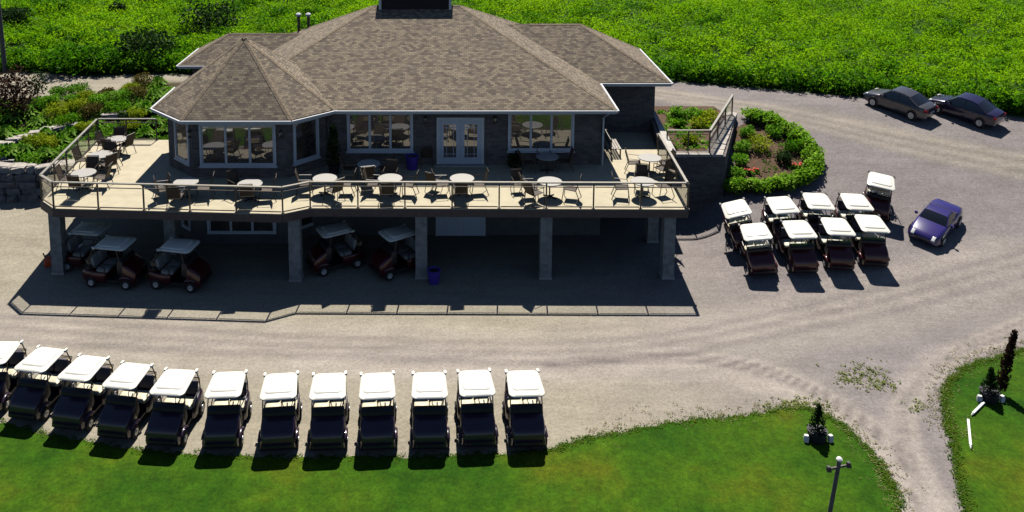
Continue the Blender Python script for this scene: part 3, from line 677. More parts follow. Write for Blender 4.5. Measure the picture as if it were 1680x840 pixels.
# ------------------------------------------------------------------ golf carts (front towards -Y)
def wheel(parent, x, y, r, wd, rimr):
    b = MB(); s_ = 1 if x > 0 else -1
    b.lathe([(r*.72,-wd/2),(r*.93,-wd/2),(r,-wd*.3),(r,wd*.3),(r*.93,wd/2),(r*.72,wd/2)], (x,y,r), 16, 'x'); t = b.build('wheel','tyre',parent,True)
    b = MB(); b.lathe([(rimr,0),(rimr*.96,s_*wd*.16),(rimr*.45,s_*wd*.1),(rimr*.3,s_*wd*.22),(.01,s_*wd*.22)], (x+s_*wd*.4,y,r), 12, 'x'); b.build('rim','rim',t,True)
def make_cart(body, screen, handle, wide=1.0, back='cream_vinyl', seat='cream_vinyl'):
    t = thing('golf_cart', 'golf cart', 'golf cart')
    b = MB(); b.box(-.46,.46,-.62,.3,.22,.30); b.build('floor','black_plastic',t)
    b = MB()
    st = [(-1.13,.46,.42,.24,.52,.06),(-1.11,.52,.48,.20,.66,.09),(-.98,.56,.52,.19,.80,.10),(-.8,.57,.53,.22,.90,.10),(-.64,.57,.52,.30,.97,.08),(-.54,.55,.50,.34,.99,.06)]
    b.loft([ringxz(*q) for q in st]); b.build('front_cowl', body, t, True)
    for s_ in (-1, 1):
        b = MB(); b.loft([ringxz(y, .10, .09, z0, z1, .04) for (y,z0,z1) in ((-1.0,.42,.46),(-.92,.46,.54),(-.74,.48,.57),(-.56,.46,.53),(-.48,.40,.44))])
        b.v = [(x+s_*.52, y, z) for (x,y,z) in b.v]; b.build('front_fender', body, t, True)
        b = MB(); b.lathe([(.06,0),(.055,.02),(.01,.025)], (0,0,0), 10); b.v = [(x*1.3+s_*.3, -1.06-z*1.5-.02, .56+y*.8) for (x,y,z) in b.v]; b.build('headlight','lamp_clear',t,True)
        b = MB(); b.box(s_*.36-.05,s_*.36+.05,1.10,1.13,.52,.58); b.build('tail_light','lamp_red',t)
    b = MB(); b.loft([rrect(-.44,.44,-1.19,-1.09,.04,z) for z in (.30,.40)]); b.build('front_bumper','black_plastic',t,True)
    b = MB(); b.loft([ringxz(*q) for q in [(-.60,.54,.50,.62,1.08,.05),(-.50,.55,.51,.58,1.16,.06),(-.38,.54,.50,.66,1.14,.05)]]); b.build('dashboard','black_plastic',t,True)
    b = MB(); b.loft([ringxz(*q) for q in [(.12,.48,.50,.22,.60,.05),(.2,.55,.55,.20,.63,.06),(.62,.57,.57,.20,.66,.08),(.98,.55,.53,.24,.70,.10),(1.10,.48,.46,.32,.66,.08)]]); b.build('rear_body', body, t, True)
    for x0 in (-.50,.012):
        b = MB(); b.loft([rrect(x0,x0+.488,.02,.52,.07,.63),rrect(x0,x0+.488,.0,.53,.08,.68),rrect(x0,x0+.488,.0,.53,.08,.73),rrect(x0+.04,x0+.448,.04,.50,.06,.76)]); b.build('seat',seat,t,True)
        b = MB(); b.loft([rrect(x0+.01,x0+.478,.55,.63,.03,.80),rrect(x0,x0+.488,.56,.67,.04,.86),rrect(x0,x0+.488,.62,.73,.04,1.14),rrect(x0+.04,x0+.448,.65,.72,.03,1.2)]); b.build('seat_back',back,t,True)
    for s_ in (-1,1):
        b = MB(); b.path([(s_*.52,.15,.63),(s_*.53,.13,.86),(s_*.53,.52,.90),(s_*.52,.66,.86)],.018); b.build('hip_rail','tube_black',t)
        b = MB(); b.path([(s_*.50,-.60,.88),(s_*.50,-.44,1.25),(s_*.48,-.36,1.60)],.02); b.build('front_strut','tube_black',t)
        b = MB(); b.path([(s_*.50,.84,.66),(s_*.50,.78,1.15),(s_*.48,.60,1.60)],.02); b.build('rear_strut','tube_black',t)
    b = MB(); b.box(-.42,.42,.76,1.04,.69,.74); b.build('bag_well','black_plastic',t)
    b = MB(); b.loft([rrect(-.38,.38,.76,.98,.05,.86),rrect(-.40,.40,.74,1.02,.06,1.04)]); b.build('sweater_basket','tan_canvas',t,True)
    b = MB(); b.path([(-.48,.80,1.06),(-.40,1.02,1.08),(.40,1.02,1.08),(.48,.80,1.06)],.02); b.build('bag_rail','tube_black',t)
    b = MB(); b.bar((.24,-.42,1.02),(.24,-.20,1.12),.02); b.build('steering_column','tube_black',t)
    b = MB(); n = 14; pts = [Vector((.24+.16*math.cos(2*math.pi*i/n), -.19+.16*math.sin(2*math.pi*i/n)*.5, 1.02+.16*math.sin(2*math.pi*i/n)*.85+.10)) for i in range(n+1)]
    b.path(pts,.014,5); b.build('steering_wheel','black_plastic',t)
    for (x,y,r) in ((-.51,-.75,.215),(.51,-.75,.215),(-.51,.70,.225),(.51,.70,.225)): wheel(t,x,y,r,.19,.12)
    W = .575*wide
    def rr_(dx, y0, y1, r, z):            # roof outline, a little narrower at the rear
        return [(x*(1-.10*(y+.7)/1.3), y, z_) for (x,y,z_) in rrect(-W+dx,W-dx,y0,y1,r,z,6)]
    b = MB(); b.loft([rr_(.04,-.67,.58,.16,1.572),rr_(0,-.73,.61,.19,1.60),rr_(0,-.72,.60,.19,1.625),rr_(.045,-.66,.55,.17,1.66)]); roof = b.build('roof','white_roof',t,True)
    b = MB(); b.loft([rr_(.13,-.50,.50,.13,1.655),rr_(.15,-.47,.48,.12,1.69),rr_(.19,-.43,.44,.10,1.70)]); b.build('roof_panel','white_roof',roof,True)
    for s_ in (-1,1):
        b = MB(); xo = W*.90; b.loft([rrect(s_*xo-.05,s_*xo+.045,.47,.60,.035,1.60),rrect(s_*xo-.045,s_*xo+.04,.47,.64,.035,1.665)]); b.build('roof_handle',handle,roof,True)
    if screen:
        b = MB(); b.add([(-.46,-.60,.93),(.46,-.60,.93),(.44,-.37,1.57),(-.44,-.37,1.57),(-.46,-.61,.93),(.46,-.61,.93),(.44,-.38,1.57),(-.44,-.38,1.57)],[(0,1,2,3),(7,6,5,4),(0,4,5,1),(1,5,6,2),(2,6,7,3),(3,7,4,0)]); b.build('windscreen','clear_screen',t)
    return t
def place(proto, used, loc, rz, label, group, sc=1.0):
    o = proto if not used[0] else copy_tree(proto)
    used[0] = True; o.location = loc; o.rotation_euler = (0,0,rz); o.scale = (sc,sc,sc); o['label'] = label; o['group'] = group; return o
def cart_at(proto, used, rear, front, label, group, sc=1.0):
    z = 1.62*sc
    a, b = G(*rear, z), G(*front, z); d = Vector((b.x-a.x, b.y-a.y)); rz = math.atan2(d.x, -d.y); m = (a+b)/2
    off = Vector((math.sin(rz)*.0, 0)); 
    m.z = h1(m.x, m.y)+.005
    return place(proto, used, m, rz, label, group, sc)
plum = make_cart('plum_body', False, 'white_roof', 1.0, 'shade_navy_vinyl'); uP = [False]
ROW = [((10,563),(-16,592)),((85,573),(51,604)),((154,586),(122,619)),((225,598),(196,632)),((298,607),(274,644)),((378,610),(365,649)),((462,612),(456,652)),((541,612),(537,652)),((619,611),(619,652)),((704,610),(705,651)),((777,606),(784,648)),((856,607),(865,648))]
ordn = ['leftmost and cut by the picture edge','second from the left','third from the left','fourth from the left','fifth from the left','sixth from the left','seventh from the left','sixth from the right','fifth from the right','fourth from the right','second but one from the right','next to last on the right','last on the right']
ordn = ordn[:6]+['seventh from the left','fifth from the right end','fourth from the right end','third from the right end','second from the right end','last at the right end']
for (r_, f_), w_ in zip(ROW, ordn):
    cart_at(plum, uP, r_, f_, 'white-roofed dark golf cart beside the lawn, '+w_, 'golf carts lined up along the lawn')
mar = make_cart('maroon_body', True, 'black_plastic', 1.06, 'shade_navy_vinyl'); uM = [False]
NEAR = [((1242,363),(1253,388)),((1301,357),(1317,383)),((1361,353),(1376,378)),((1416,348),(1432,373))]
FAR = [((1216,325),(1227,348)),((1276,319),(1290,341)),((1331,313),(1343,335)),((1392,314),(1406,336))]
gname = 'maroon carts parked right of the deck'
for (q, w_) in zip(NEAR, ('leftmost','second from the left','third from the left','rightmost')):
    cart_at(mar, uM, *q, 'white-roofed maroon golf cart in the nearer right-hand row, '+w_, gname)
for (q, w_) in zip(FAR, ('leftmost','second from the left','third from the left','rightmost')):
    cart_at(mar, uM, *q, 'white-roofed maroon golf cart in the farther row below the hedge, '+w_, gname)
cart_at(mar, uM, (1441,281), (1440,301), 'lone maroon golf cart standing behind the two parked rows', gname)
und = make_cart('maroon_body', False, 'white_roof', 1.0, 'shade_grey_vinyl', 'shade_grey_vinyl'); uU = [False]
gname = 'golf carts sheltered under the deck'
q = G(190,462); place(und, uU, q, R(82), 'maroon golf cart under the deck nearest its left corner column', gname, 1.08)
q = G(295,466); place(und, uU, q, R(80), 'maroon golf cart under the deck, second from its left end', gname, 1.08)
q = G(150,436); place(und, uU, q, R(84), 'golf cart half hidden behind another under the left of the deck', gname, 1.08)
q = G(552,437); place(und, uU, q, R(-62), 'golf cart under the deck just right of the bay column', gname, 1.08)
q = G(655,443); place(und, uU, q, R(-58), 'golf cart under the deck beside the blue bin column', gname, 1.08)

# ------------------------------------------------------------------ cars (front towards -Y)
def make_car(kind, paint, L, W, name, label, cat):
    t = thing(name, label, cat); h = L/2; w_ = W/2
    sed = kind == 'sedan'
    if sed:
        st = [(-h,.60,.55,.32,.56,.08),(-h+.08,.78,.72,.24,.68,.12),(-h+.35,.87,.80,.20,.76,.2),(-h+.9,w_,.86,.20,.87,.2),(-h+1.35,w_,.87,.20,.94,.16),(-.2,w_,.88,.20,.96,.14),(.9,w_,.88,.20,.98,.14),(h-.75,w_,.87,.20,1.01,.18),(h-.3,.88,.82,.22,1.0,.2),(h-.06,.80,.72,.28,.92,.12),(h,.66,.6,.36,.72,.08)]
        cab = [(-h+1.25,.80,.78,.88,.92,.02),(-h+1.55,.84,.76,.88,1.14,.05),(-h+1.95,.86,.68,.88,1.40,.08),(-.15,.86,.66,.88,1.46,.09),(.55,.86,.66,.88,1.45,.09),(1.0,.85,.66,.88,1.36,.08),(1.45,.82,.70,.88,1.14,.05),(1.75,.78,.76,.88,1.0,.02)]
        rf = (-h+1.95, .95, 1.40, 1.475); wx = (-h+.88, h-.95); r = .32
    else:
        st = [(-h,.55,.5,.30,.48,.07),(-h+.1,.72,.66,.22,.60,.12),(-h+.4,.84,.78,.18,.70,.20),(-h+.9,w_,.82,.18,.80,.22),(-h+1.35,w_-.03,.82,.18,.84,.18),(0,w_-.05,.80,.18,.84,.16),(.7,w_-.02,.82,.18,.87,.18),(h-.7,w_+.01,.82,.18,.91,.22),(h-.25,.82,.76,.20,.88,.22),(h-.04,.72,.64,.26,.78,.12),(h,.58,.52,.34,.62,.08)]
        cab = [(-h+1.3,.72,.70,.76,.80,.02),(-h+1.55,.74,.66,.76,1.0,.04),(-h+1.85,.75,.60,.76,1.18,.07),(.1,.75,.58,.76,1.23,.08),(.45,.75,.58,.76,1.20,.08),(.85,.73,.62,.76,1.02,.06),(1.15,.70,.66,.76,.88,.02)]
        rf = (-h+1.86, .60, 1.17, 1.245); wx = (-h+.78, h-.85); r = .30
    b = MB(); b.loft([ringxz(*q) for q in st]); body = b.build('body', paint, t, True)
    b = MB(); b.loft([ringxz(*q) for q in cab]); gh = b.build('window_glass','car_glass',t,True)
    # roof skin following the cabin
    mid = [q for q in cab if rf[0]-.02 <= q[0] <= rf[1]+.1]
    b = MB(); rings = []
    for (y,wb,wt,z0,z1,rr) in mid: rings.append([(-(wt+.012),y,z1-.07),(-(wt-.05),y,z1+.0),(-.3,y,z1+.012),(.3,y,z1+.012),(wt-.05,y,z1),(wt+.012,y,z1-.07),(wt-.1,y,z1-.08),(-wt+.1,y,z1-.08)])
    b.loft(rings); b.build('roof', paint, t, True)
    c0, c1, c2, c3 = cab[0], mid[0], mid[-1], cab[-1]
    bp = -.05 if sed else None
    for s_ in (-1,1):
        for (p, q) in ((c0,c1),(c3,c2)):
            b = MB(); b.sbar((s_*(p[2]+.02),p[0],p[4]-.02),(s_*(q[2]+.0),q[0],q[4]-.03),.05,.05); b.build('pillar', paint, t)
        if sed:
            b = MB(); b.sbar((s_*.865,.25,.93),(s_*.685,.25,1.42),.03,.08); b.build('pillar', paint, t)
        b = MB(); b.loft([rrect(s_*(w_+.06)-.08,s_*(w_+.06)+.08,cab[1][0]-.05,cab[1][0]+.06,.03,z) for z in (st[4][4]+.0,st[4][4]+.12)]); b.build('mirror', paint, t, True)
        for y in wx:
            b = MB(); b.lathe([(r+.06,-.02),(r+.06,.03)], (s_*(w_-.028),y,r), 18, 'x'); b.build('wheel_arch','black_plastic',t)
            wheel(t, s_*(w_-.085), y, r, .22, r*.66)
        b = MB(); b.loft([ringxz(y,.16 if sed else .10,.14 if sed else .09,z0,z1,.03) for (y,z0,z1) in ((-h+.02,.5,.58),(-h+.16,.56,.69),(-h+.34,.62,.72))]); b.v = [(x+s_*(.60 if sed else .52),y-.02,z+(.02 if sed else -.055)) for x,y,z in b.v]; b.build('headlight','lamp_clear',t,True)
        b = MB(); b.loft([ringxz(y,.17,.15,z0,z1,.03) for (y,z0,z1) in ((h-.2,.74,.90),(h-.03,.72,.86),(h+.012,.72,.82))]); b.v = [(x+s_*(.62 if sed else .5),y,z-(0 if sed else .1)) for x,y,z in b.v]; b.build('tail_light','lamp_red',t,True)
        for y0 in ((-.55,.45) if sed else (.1,)):
            b = MB(); b.box(s_*(w_+.005)-.012,s_*(w_+.005)+.012,y0+.35,y0+.5,.78,.81); b.build('door_handle', paint, t)
    b = MB(); b.box(-.4,.4,-h-.012,-h+.05,.36,.47); b.build('grille','black_plastic',t)
    b = MB(); b.box(-.26,.26,h-.02,h+.015,.58,.69); b.build('number_plate','white_paint',t)
    return t
def car_between(c, rear, front, ycen, z):
    a, b = G(*rear), G(*front); d = b-a; c.rotation_euler = (0,0,math.atan2(d.x,-d.y)); return d
s1 = make_car('sedan','silver_paint',4.7,1.82,'sedan_car','silver grey sedan parked on the drive at the field edge','car')
s2 = make_car('sedan','violet_black_paint',4.7,1.82,'sedan_car','dark violet-black sedan parked behind the silver one at the field edge','car')
s3 = make_car('sport','blue_paint',4.15,1.72,'sports_car','small metallic blue sports coupe beside the maroon golf carts','car')
def ground_tilt(o, rz, p):
    n = Vector((h1(p.x-.8,p.y)-h1(p.x+.8,p.y), h1(p.x,p.y-.8)-h1(p.x,p.y+.8), 1.6)).normalized()
    o.rotation_mode = 'QUATERNION'
    o.rotation_quaternion = Vector((0,0,1)).rotation_difference(n) @ __import__('mathutils').Euler((0,0,rz)).to_quaternion()
    o.location = (p.x,p.y,h1(p.x,p.y)+.005)
ground_tilt(s1, R(-145), G(1474,181)); ground_tilt(s2, R(-143), G(1581,192)); ground_tilt(s3, R(-47), G(1533,376))
for q_ in (s1, s2, s3): q_.scale = (.88,.80,.93) if q_ is not s3 else (.83,)*3
for o in [x for x in bpy.data.objects if x.get('category') == 'golf cart']:
    ground_tilt(o, o.rotation_euler.z, o.location.copy())

# ------------------------------------------------------------------ deck furniture
def make_chair():
    t = thing('patio_chair','brown sling patio chair','chair')
    b = MB(); b.add([(-.23,-.24,.42),(.23,-.24,.42),(.23,.22,.38),(-.23,.22,.38),(-.23,-.24,.445),(.23,-.24,.445),(.23,.22,.405),(-.23,.22,.405)],[(3,2,1,0),(4,5,6,7),(0,1,5,4),(1,2,6,5),(2,3,7,6),(3,0,4,7)]); b.build('seat','sling_brown',t)
    b = MB(); b.add([(-.23,.22,.42),(.23,.22,.42),(.22,.36,.92),(-.22,.36,.92),(-.23,.245,.42),(.23,.245,.42),(.22,.385,.92),(-.22,.385,.92)],[(3,2,1,0),(4,5,6,7),(0,1,5,4),(1,2,6,5),(2,3,7,6),(3,0,4,7)]); b.build('backrest','sling_brown',t)
    for s_ in (-1,1):
        b = MB(); b.path([(s_*.26,-.30,.0),(s_*.26,-.24,.43),(s_*.27,-.22,.64),(s_*.27,.26,.66)],.016,5); b.build('arm_frame','chair_metal',t)
        b = MB(); b.path([(s_*.25,.38,.0),(s_*.25,.22,.42),(s_*.24,.375,.95)],.016,5); b.build('rear_leg','chair_metal',t)
    b = MB(); b.bar((-.24,.375,.95),(.24,.375,.95),.016,5); b.build('top_bar','chair_metal',t)
    return t
def make_table():
    t = thing('patio_table','round white patio table','table')
    b = MB(); b.lathe([(.50,.69),(.545,.70),(.55,.72),(.54,.735),(.02,.74)], n=24); b.build('tabletop','table_white',t,True)
    b = MB(); b.lathe([(.05,.03),(.035,.1),(.03,.5),(.06,.69)], n=10); b.build('pedestal','black_plastic',t,True)
    for i in range(4):
        a = R(45+90*i); b = MB(); b.sbar((0,0,.06),(.33*math.cos(a),.33*math.sin(a),.015),.06,.03); b.build('foot','black_plastic',t)
    return t
chair0, table0 = make_chair(), make_table(); uC, uT = [False], [False]
SIDE = {0:'right of', 180:'left of', 90:'behind', -90:'in front of', 135:'far left of', -45:'near right of', -135:'near left of'}
TABS = [((137,283),'the table in the left front corner of the deck',(180,0,90,-90)),
 ((165,253),'the middle table along the left railing',(180,0,90,-45)),
 ((190,228),'the farthest table along the left railing',(180,0,90,-90)),
 ((305,298),'the left table in front of the bay',(180,0,-90)),
 ((410,301),'the right table in front of the bay',(0,-90,135)),
 ((533,292),'the table just right of the railing bend',(180,-45,0)),
 ((640,292),'the table below the left wide window',(180,0,90,-90)),
 ((758,292),'the front table below the french doors',(180,0,-90)),
 ((902,297),'the front table below the right wide window',(-135,0,180)),
 ((1055,297),'the table in the right front corner of the deck',(180,0,90)),
 ((1066,258),'the table behind it along the right railing',(180,0,-45)),
 ((898,256),'the shaded table against the right wide window',(180,0,90)),
 ((605,268),'the shaded table against the left wide window',(180,0,-90))]
TABS[10] = ((1066,258),'the sunlit table along the right side railing',(180,0,-45))
for (px, desc, angs) in TABS:
    p = P(px[0],px[1],FL+.74); p.z = FL+.002
    place(table0, uT, p, random.random(), 'round white patio table, '+desc.replace('the table','the one').replace('table','one'), 'round patio tables on the deck', 1.0)
    for a in angs:
        aa = R(a+random.uniform(-14,14)); rr = .80+random.uniform(-.08,.18)
        q = Vector((p.x+rr*math.cos(aa), p.y+rr*math.sin(aa), FL+.002))
        if q.y > WY-.45 or q.y < 34.75: rr = .5; q = Vector((p.x+rr*math.cos(aa), p.y+rr*math.sin(aa), FL+.002))
        lab = 'brown sling chair %s %s' % (SIDE[a], desc)
        place(chair0, uC, q, aa-R(90)+random.uniform(-.25,.25), lab, 'brown patio chairs on the deck', 1.14)
for (px, rz, lab) in (((265,322),-60,'brown sling chair standing alone near the left railing bend'),((712,312),150,'lone brown sling chair behind the third glass panel'),((850,315),10,'lone brown chair by the railing left of the right window table'),((330,262),200,'brown chair in shade under the bay front window'),((855,262),170,'brown chair in shade left of the right window table'),((700,268),185,'brown chair in shade beside the blue bin')):
    p = P(px[0],px[1],FL); p.z = FL+.002; place(chair0, uC, p, R(rz), lab, 'brown patio chairs on the deck')
def bin_(name, p, label, sc=1.0):
    t = thing(name, label, 'bin', p); b = MB(); n = 14
    b.lathe([(.24*sc,.0),(.25*sc,.02),(.30*sc,.62*sc),(.32*sc,.64*sc),(.32*sc,.67*sc),(.28*sc,.67*sc),(.23*sc,.06)], n=14); b.build('body','bin_blue',t,True)
    b = MB(); b.lathe([(.27*sc,.60*sc),(.2*sc,.64*sc),(.02,.65*sc)], n=14); b.build('liner','black_plastic',t,True)
p = P(676,277,FL); bin_('waste_bin', (p.x,p.y,FL+.002), 'blue-violet waste bin against the wall left of the french doors', 1.0)
p = G(712,464); bin_('waste_bin', (p.x,p.y,p.z+.002), 'blue-violet waste bin on the ground beside a deck column', .9)
# red fuel can
p = G(80,436); t = thing('fuel_can','red fuel can beside the left corner column of the deck','can',(p.x,p.y,p.z+.002),.3)
b = MB(); b.loft([rrect(-.17,.17,-.14,.14,.05,z) for z in (0,.36)]+[rrect(-.10,.10,-.09,.09,.04,.44)]); b.build('body','can_red',t,True)
b = MB(); b.path([(-.1,0,.42),(-.1,0,.52),(.08,0,.52),(.08,0,.42)],.02); b.build('handle','black_plastic',t)
b = MB(); b.bar((-.12,0,.40),(-.2,0,.62),.03); b.build('spout','black_plastic',t)
# pale slatted bench at the right end wall
t = thing('slatted_bench','pale slatted bench in the shade by the right house corner','bench',(8.35,41.6,FL),R(90))
for i in range(4): b = MB(); b.box(-.8,.8,-.25+i*.13,-.15+i*.13,.42,.455); b.build('seat_slat','stone_pale',t)
for i in range(3): b = MB(); b.box(-.8,.8,.27,.30,.55+i*.14,.65+i*.14); b.build('back_slat','stone_pale',t)
for x in (-.7,.7):
    for y in (-.22,.24): b = MB(); b.box(x-.04,x+.04,y-.03,y+.03,0,.42 if y < 0 else .95); b.build('leg','rail_bronze',t)

# ------------------------------------------------------------------ plants
def shrub(px, r, matn, name, label, cat='shrub', group=None, hz=.8, leaf=.09, n=260, dz=0.0, pos=None, flat=.0, stem=True):
    p = pos or G(*px); t = thing(name, label, cat, (p.x,p.y,p.z+dz), 0, group)
    k = 7; c = [(0,0,r*hz*.55)]+[(r*.5*math.cos(a), r*.5*math.sin(a), r*hz*(.4+.35*random.random())) for a in np.linspace(0,6.28,k)[:-1]+random.random()]
    rad = [(r*.75,r*.75,r*hz*.62)]+[(r*.5,r*.5,r*hz*.5)]*(k-1)
    leaves('foliage', matn, c, rad, n//k, leaf, t, tone=np.clip(rng.normal(.5,.25,len(c)),0,1), flat=flat or .35)
    if stem:
        b = MB(); b.bar((0,0,-.1),(0,0,r*hz*.5),.05*max(r,.5),6,.02); b.build('stem','bark',t)
    return t
def hosta(px, r, matn, name, label, cat='plant', group=None, pos=None):
    p = pos or G(*px); t = thing(name, label, cat, (p.x,p.y,p.z), 0, group); b = MB(); n = 44
    tones = []
    for i in range(n):
        a = 2.4*i+random.uniform(-.3,.3); f = (i+1)/n; L = r*(.55+.5*f); u = Vector((math.cos(a),math.sin(a),0)); v = Vector((-u.y,u.x,0)); h = r*(1.0-.7*f)
        w_ = L*.2; a0 = u*.03; a1 = u*(L*.5)+Vector((0,0,h*.75+.05)); a2 = u*L+Vector((0,0,h*.35+.02))
        b.add([a0, a1-v*w_, a1+v*w_, a2], [(0,1,2),(1,3,2)]); tones += [random.uniform(.2,1)]*4
    o = b.build('leaf_mound', matn, t); at = o.data.attributes.new('tone','FLOAT','POINT'); at.data.foreach_set('value', tones[:len(o.data.vertices)])
    return t
# left garden
LG = [((20,200),.9,'h','leaf_bright'),((45,190),.8,'h','leaf_bright'),((10,225),.9,'h','leaf_bright'),((60,205),.7,'h','leaf_bright'),((95,190),.9,'s','leaf_yellow'),((130,180),.8,'s','leaf_yellow'),
 ((75,222),.6,'h','leaf_bright'),((110,205),.7,'s','leaf_edge'),((150,190),.8,'s','leaf_russet'),((165,172),.8,'s','leaf_bright'),((100,158),.8,'s','leaf_edge'),((130,155),.8,'s','leaf_edge'),((145,165),.7,'s','leaf_yellow'),
 ((180,185),.7,'h','leaf_bright'),((200,165),.8,'s','leaf_bright'),((195,185),.8,'s','leaf_edge'),((225,160),.9,'s','leaf_russet'),((235,140),.8,'s','leaf_russet'),((260,140),.8,'h','leaf_bright'),((215,150),.6,'s','leaf_yellow'),
 ((240,185),.8,'h','leaf_bright'),((225,195),.7,'s','leaf_yellow'),((255,205),.7,'h','leaf_bright'),((240,222),.7,'h','leaf_bright'),((215,212),.6,'s','leaf_yellow'),((265,180),.6,'s','leaf_dark'),((255,160),.8,'h','leaf_bright'),
 ((15,255),.9,'h','leaf_bright'),((42,250),.8,'h','leaf_bright'),((60,240),.8,'s','leaf_yellow'),((75,255),.7,'h','leaf_bright'),((100,235),.7,'h','leaf_bright'),((55,268),.7,'s','leaf_bright'),((30,272),.7,'h','leaf_bright'),((115,222),.7,'h','leaf_bright'),((85,240),.6,'s','leaf_yellow'),((140,215),.6,'s','leaf_yellow'),((160,205),.5,'h','leaf_bright'),
 ((5,182),.7,'s','leaf_bright'),((70,175),.7,'s','leaf_edge'),((175,160),.6,'s','leaf_russet'),((85,170),.6,'s','leaf_bright'),((-15,215),.9,'h','leaf_bright'),((-10,262),.8,'s','leaf_bright'),((205,196),.5,'s','leaf_dark'),((120,168),.6,'s','leaf_bright'),((275,215),.6,'h','leaf_bright')]
cn = {'leaf_bright':'bright green','leaf_yellow':'yellow-green','leaf_edge':'mid green','leaf_russet':'russet brown','leaf_dark':'dark green'}
def terrace(y): return 'upper' if y < 172 else ('middle' if y < 214 else 'lower')
ORD = ['first','second','third','fourth','fifth','sixth','seventh','eighth','ninth','tenth','eleventh','twelfth','thirteenth','fourteenth','fifteenth']
for (px, r, k, m_) in LG:
    same = sorted(q[0] for q in LG if q[2] == k and q[3] == m_ and terrace(q[0][1]) == terrace(px[1])); n_ = same.index(px)
    where = '%s from the left in the %s garden terrace' % (ORD[n_], terrace(px[1])) if len(same) > 1 else 'the only one in the %s garden terrace' % terrace(px[1])
    if k == 'h': hosta(px, r*.95, m_, 'hosta_plant', 'broad-leaved bright green clump, '+where, 'plant', 'leafy clumps in the left garden')
    else: shrub(px, r, m_, 'garden_shrub', 'rounded %s shrub, %s' % (cn[m_], where), 'shrub', cn[m_]+' shrubs in the left garden', leaf=.07, n=900)
ground_cover = []
for _ in range(1100):
    x, y = random.uniform(-20,280), random.uniform(140,290)
    g = G(x, y)
    if (g.x < -18.9 and 43.9 < g.y < 50.2) or (-20.8 < g.x < -15.2 and 44 < g.y < 54.5): ground_cover.append((g.x,g.y,g.z+.08))
tag(leaves('ground_cover','leaf_bright',ground_cover,np.full((len(ground_cover),3),(.28,.28,.13)),16,.11,flat=.3), 'low leafy ground cover between the garden shrubs','plants',kind='stuff')
# dark shrubs
t = shrub((18,196),1.5,'leaf_purple','purple_shrub','large dark purple-brown shrub at the left picture edge','shrub',None,1.7,.12,1500)
shrub((62,160),.7,'leaf_dark','slim_shrub','slim dark shrub at the end of the drive left of the garden','shrub',None,2.2,.09,500)
for (px, r, hz, lab, m_) in (((240,105),2.4,.95,'broad dark green bush in the field left of the bay roof','leaf_dark'),((345,58),2.8,1.0,'large dark bush in the field behind the rear wing roof','leaf_dark'),((15,40),2.0,.6,'dark bush in the field at the upper left corner','leaf_dark'),((195,30),1.0,1.3,'small upright dark bush high in the field on the left','leaf_dark'),((245,10),1.0,.9,'small dark bush at the top edge of the field','leaf_dark'),((90,20),1.6,.6,'low dark bush near the top left of the field','leaf_edge'),((120,118),2.0,.8,'leafy mid green bush at the edge of the drive on the left','leaf_edge'),((170,112),1.8,.8,'mid green bush left of the broad dark bush','leaf_edge'),((1265,10),.9,.9,'small dark bush at the top of the field right of the roof','leaf_dark'),((1347,42),.6,1.0,'tiny dark bush alone in the open field on the right','leaf_dark'),((1133,88),1.1,.6,'olive patch of brush beside the right wing roof','leaf_edge'),((1545,55),1.3,.35,'low dark brush patch in the field above the parked cars','leaf_edge'),((300,95),1.3,.7,'mid green bush beside the left rear roof','leaf_edge')):
    shrub(px, r, m_, 'field_bush', lab, 'bush', 'bushes in the field', hz, .16, 1500)
# right hedge bed
hp = smooth_poly([(1192,316),(1230,315),(1280,312),(1318,303),(1334,284),(1330,262),(1311,236),(1283,216),(1255,205),(1232,199)])
th = thing('hedge','low bright green hedge curving round the shrub bed','hedge')
c = []; 
for (x,y) in hp:
    for _ in range(3): c.append((x+random.gauss(0,.16), y+random.gauss(0,.16), h1(x,y)+.26+random.uniform(0,.28)))
leaves('foliage','leaf_lime',c,np.full((len(c),3),(.36,.36,.30)),70,.10,th,flat=.5)
c = [(x,y,h1(x,y)+.1) for (x,y) in hp]; b = MB(); b.path([Vector(q) for q in c],.12,6); b.build('stems','bark',th)
bed_pts = hp+[(15.9,46.5),(14.2,42.0)]
import bmesh
bm = bmesh.new()
cxm = sum(p[0] for p in bed_pts)/len(bed_pts); cym = sum(p[1] for p in bed_pts)/len(bed_pts)
rings = []
for f_ in (1,.75,.5,.25): rings.append([bm.verts.new((cxm+(p[0]-cxm)*f_, cym+(p[1]-cym)*f_, h1(cxm+(p[0]-cxm)*f_, cym+(p[1]-cym)*f_)+.06)) for p in bed_pts])
vc = bm.verts.new((cxm,cym,h1(cxm,cym)+.06)); n = len(bed_pts)
for a, b_ in zip(rings[:-1], rings[1:]):
    for i in range(n): bm.faces.new((a[i],a[(i+1)%n],b_[(i+1)%n],b_[i]))
for i in range(n): bm.faces.new((rings[-1][i],rings[-1][(i+1)%n],vc))
bmesh.ops.recalc_face_normals(bm, faces=bm.faces[:])
me = bpy.data.meshes.new('shrub_bed'); bm.to_mesh(me); bm.free(); me.materials.append(M['mulch'])
for q in me.polygons:
    if q.normal.z < 0: me.flip_normals(); break
o = bpy.data.objects.new('shrub_bed', me); col.objects.link(o); o['kind'] = 'structure'
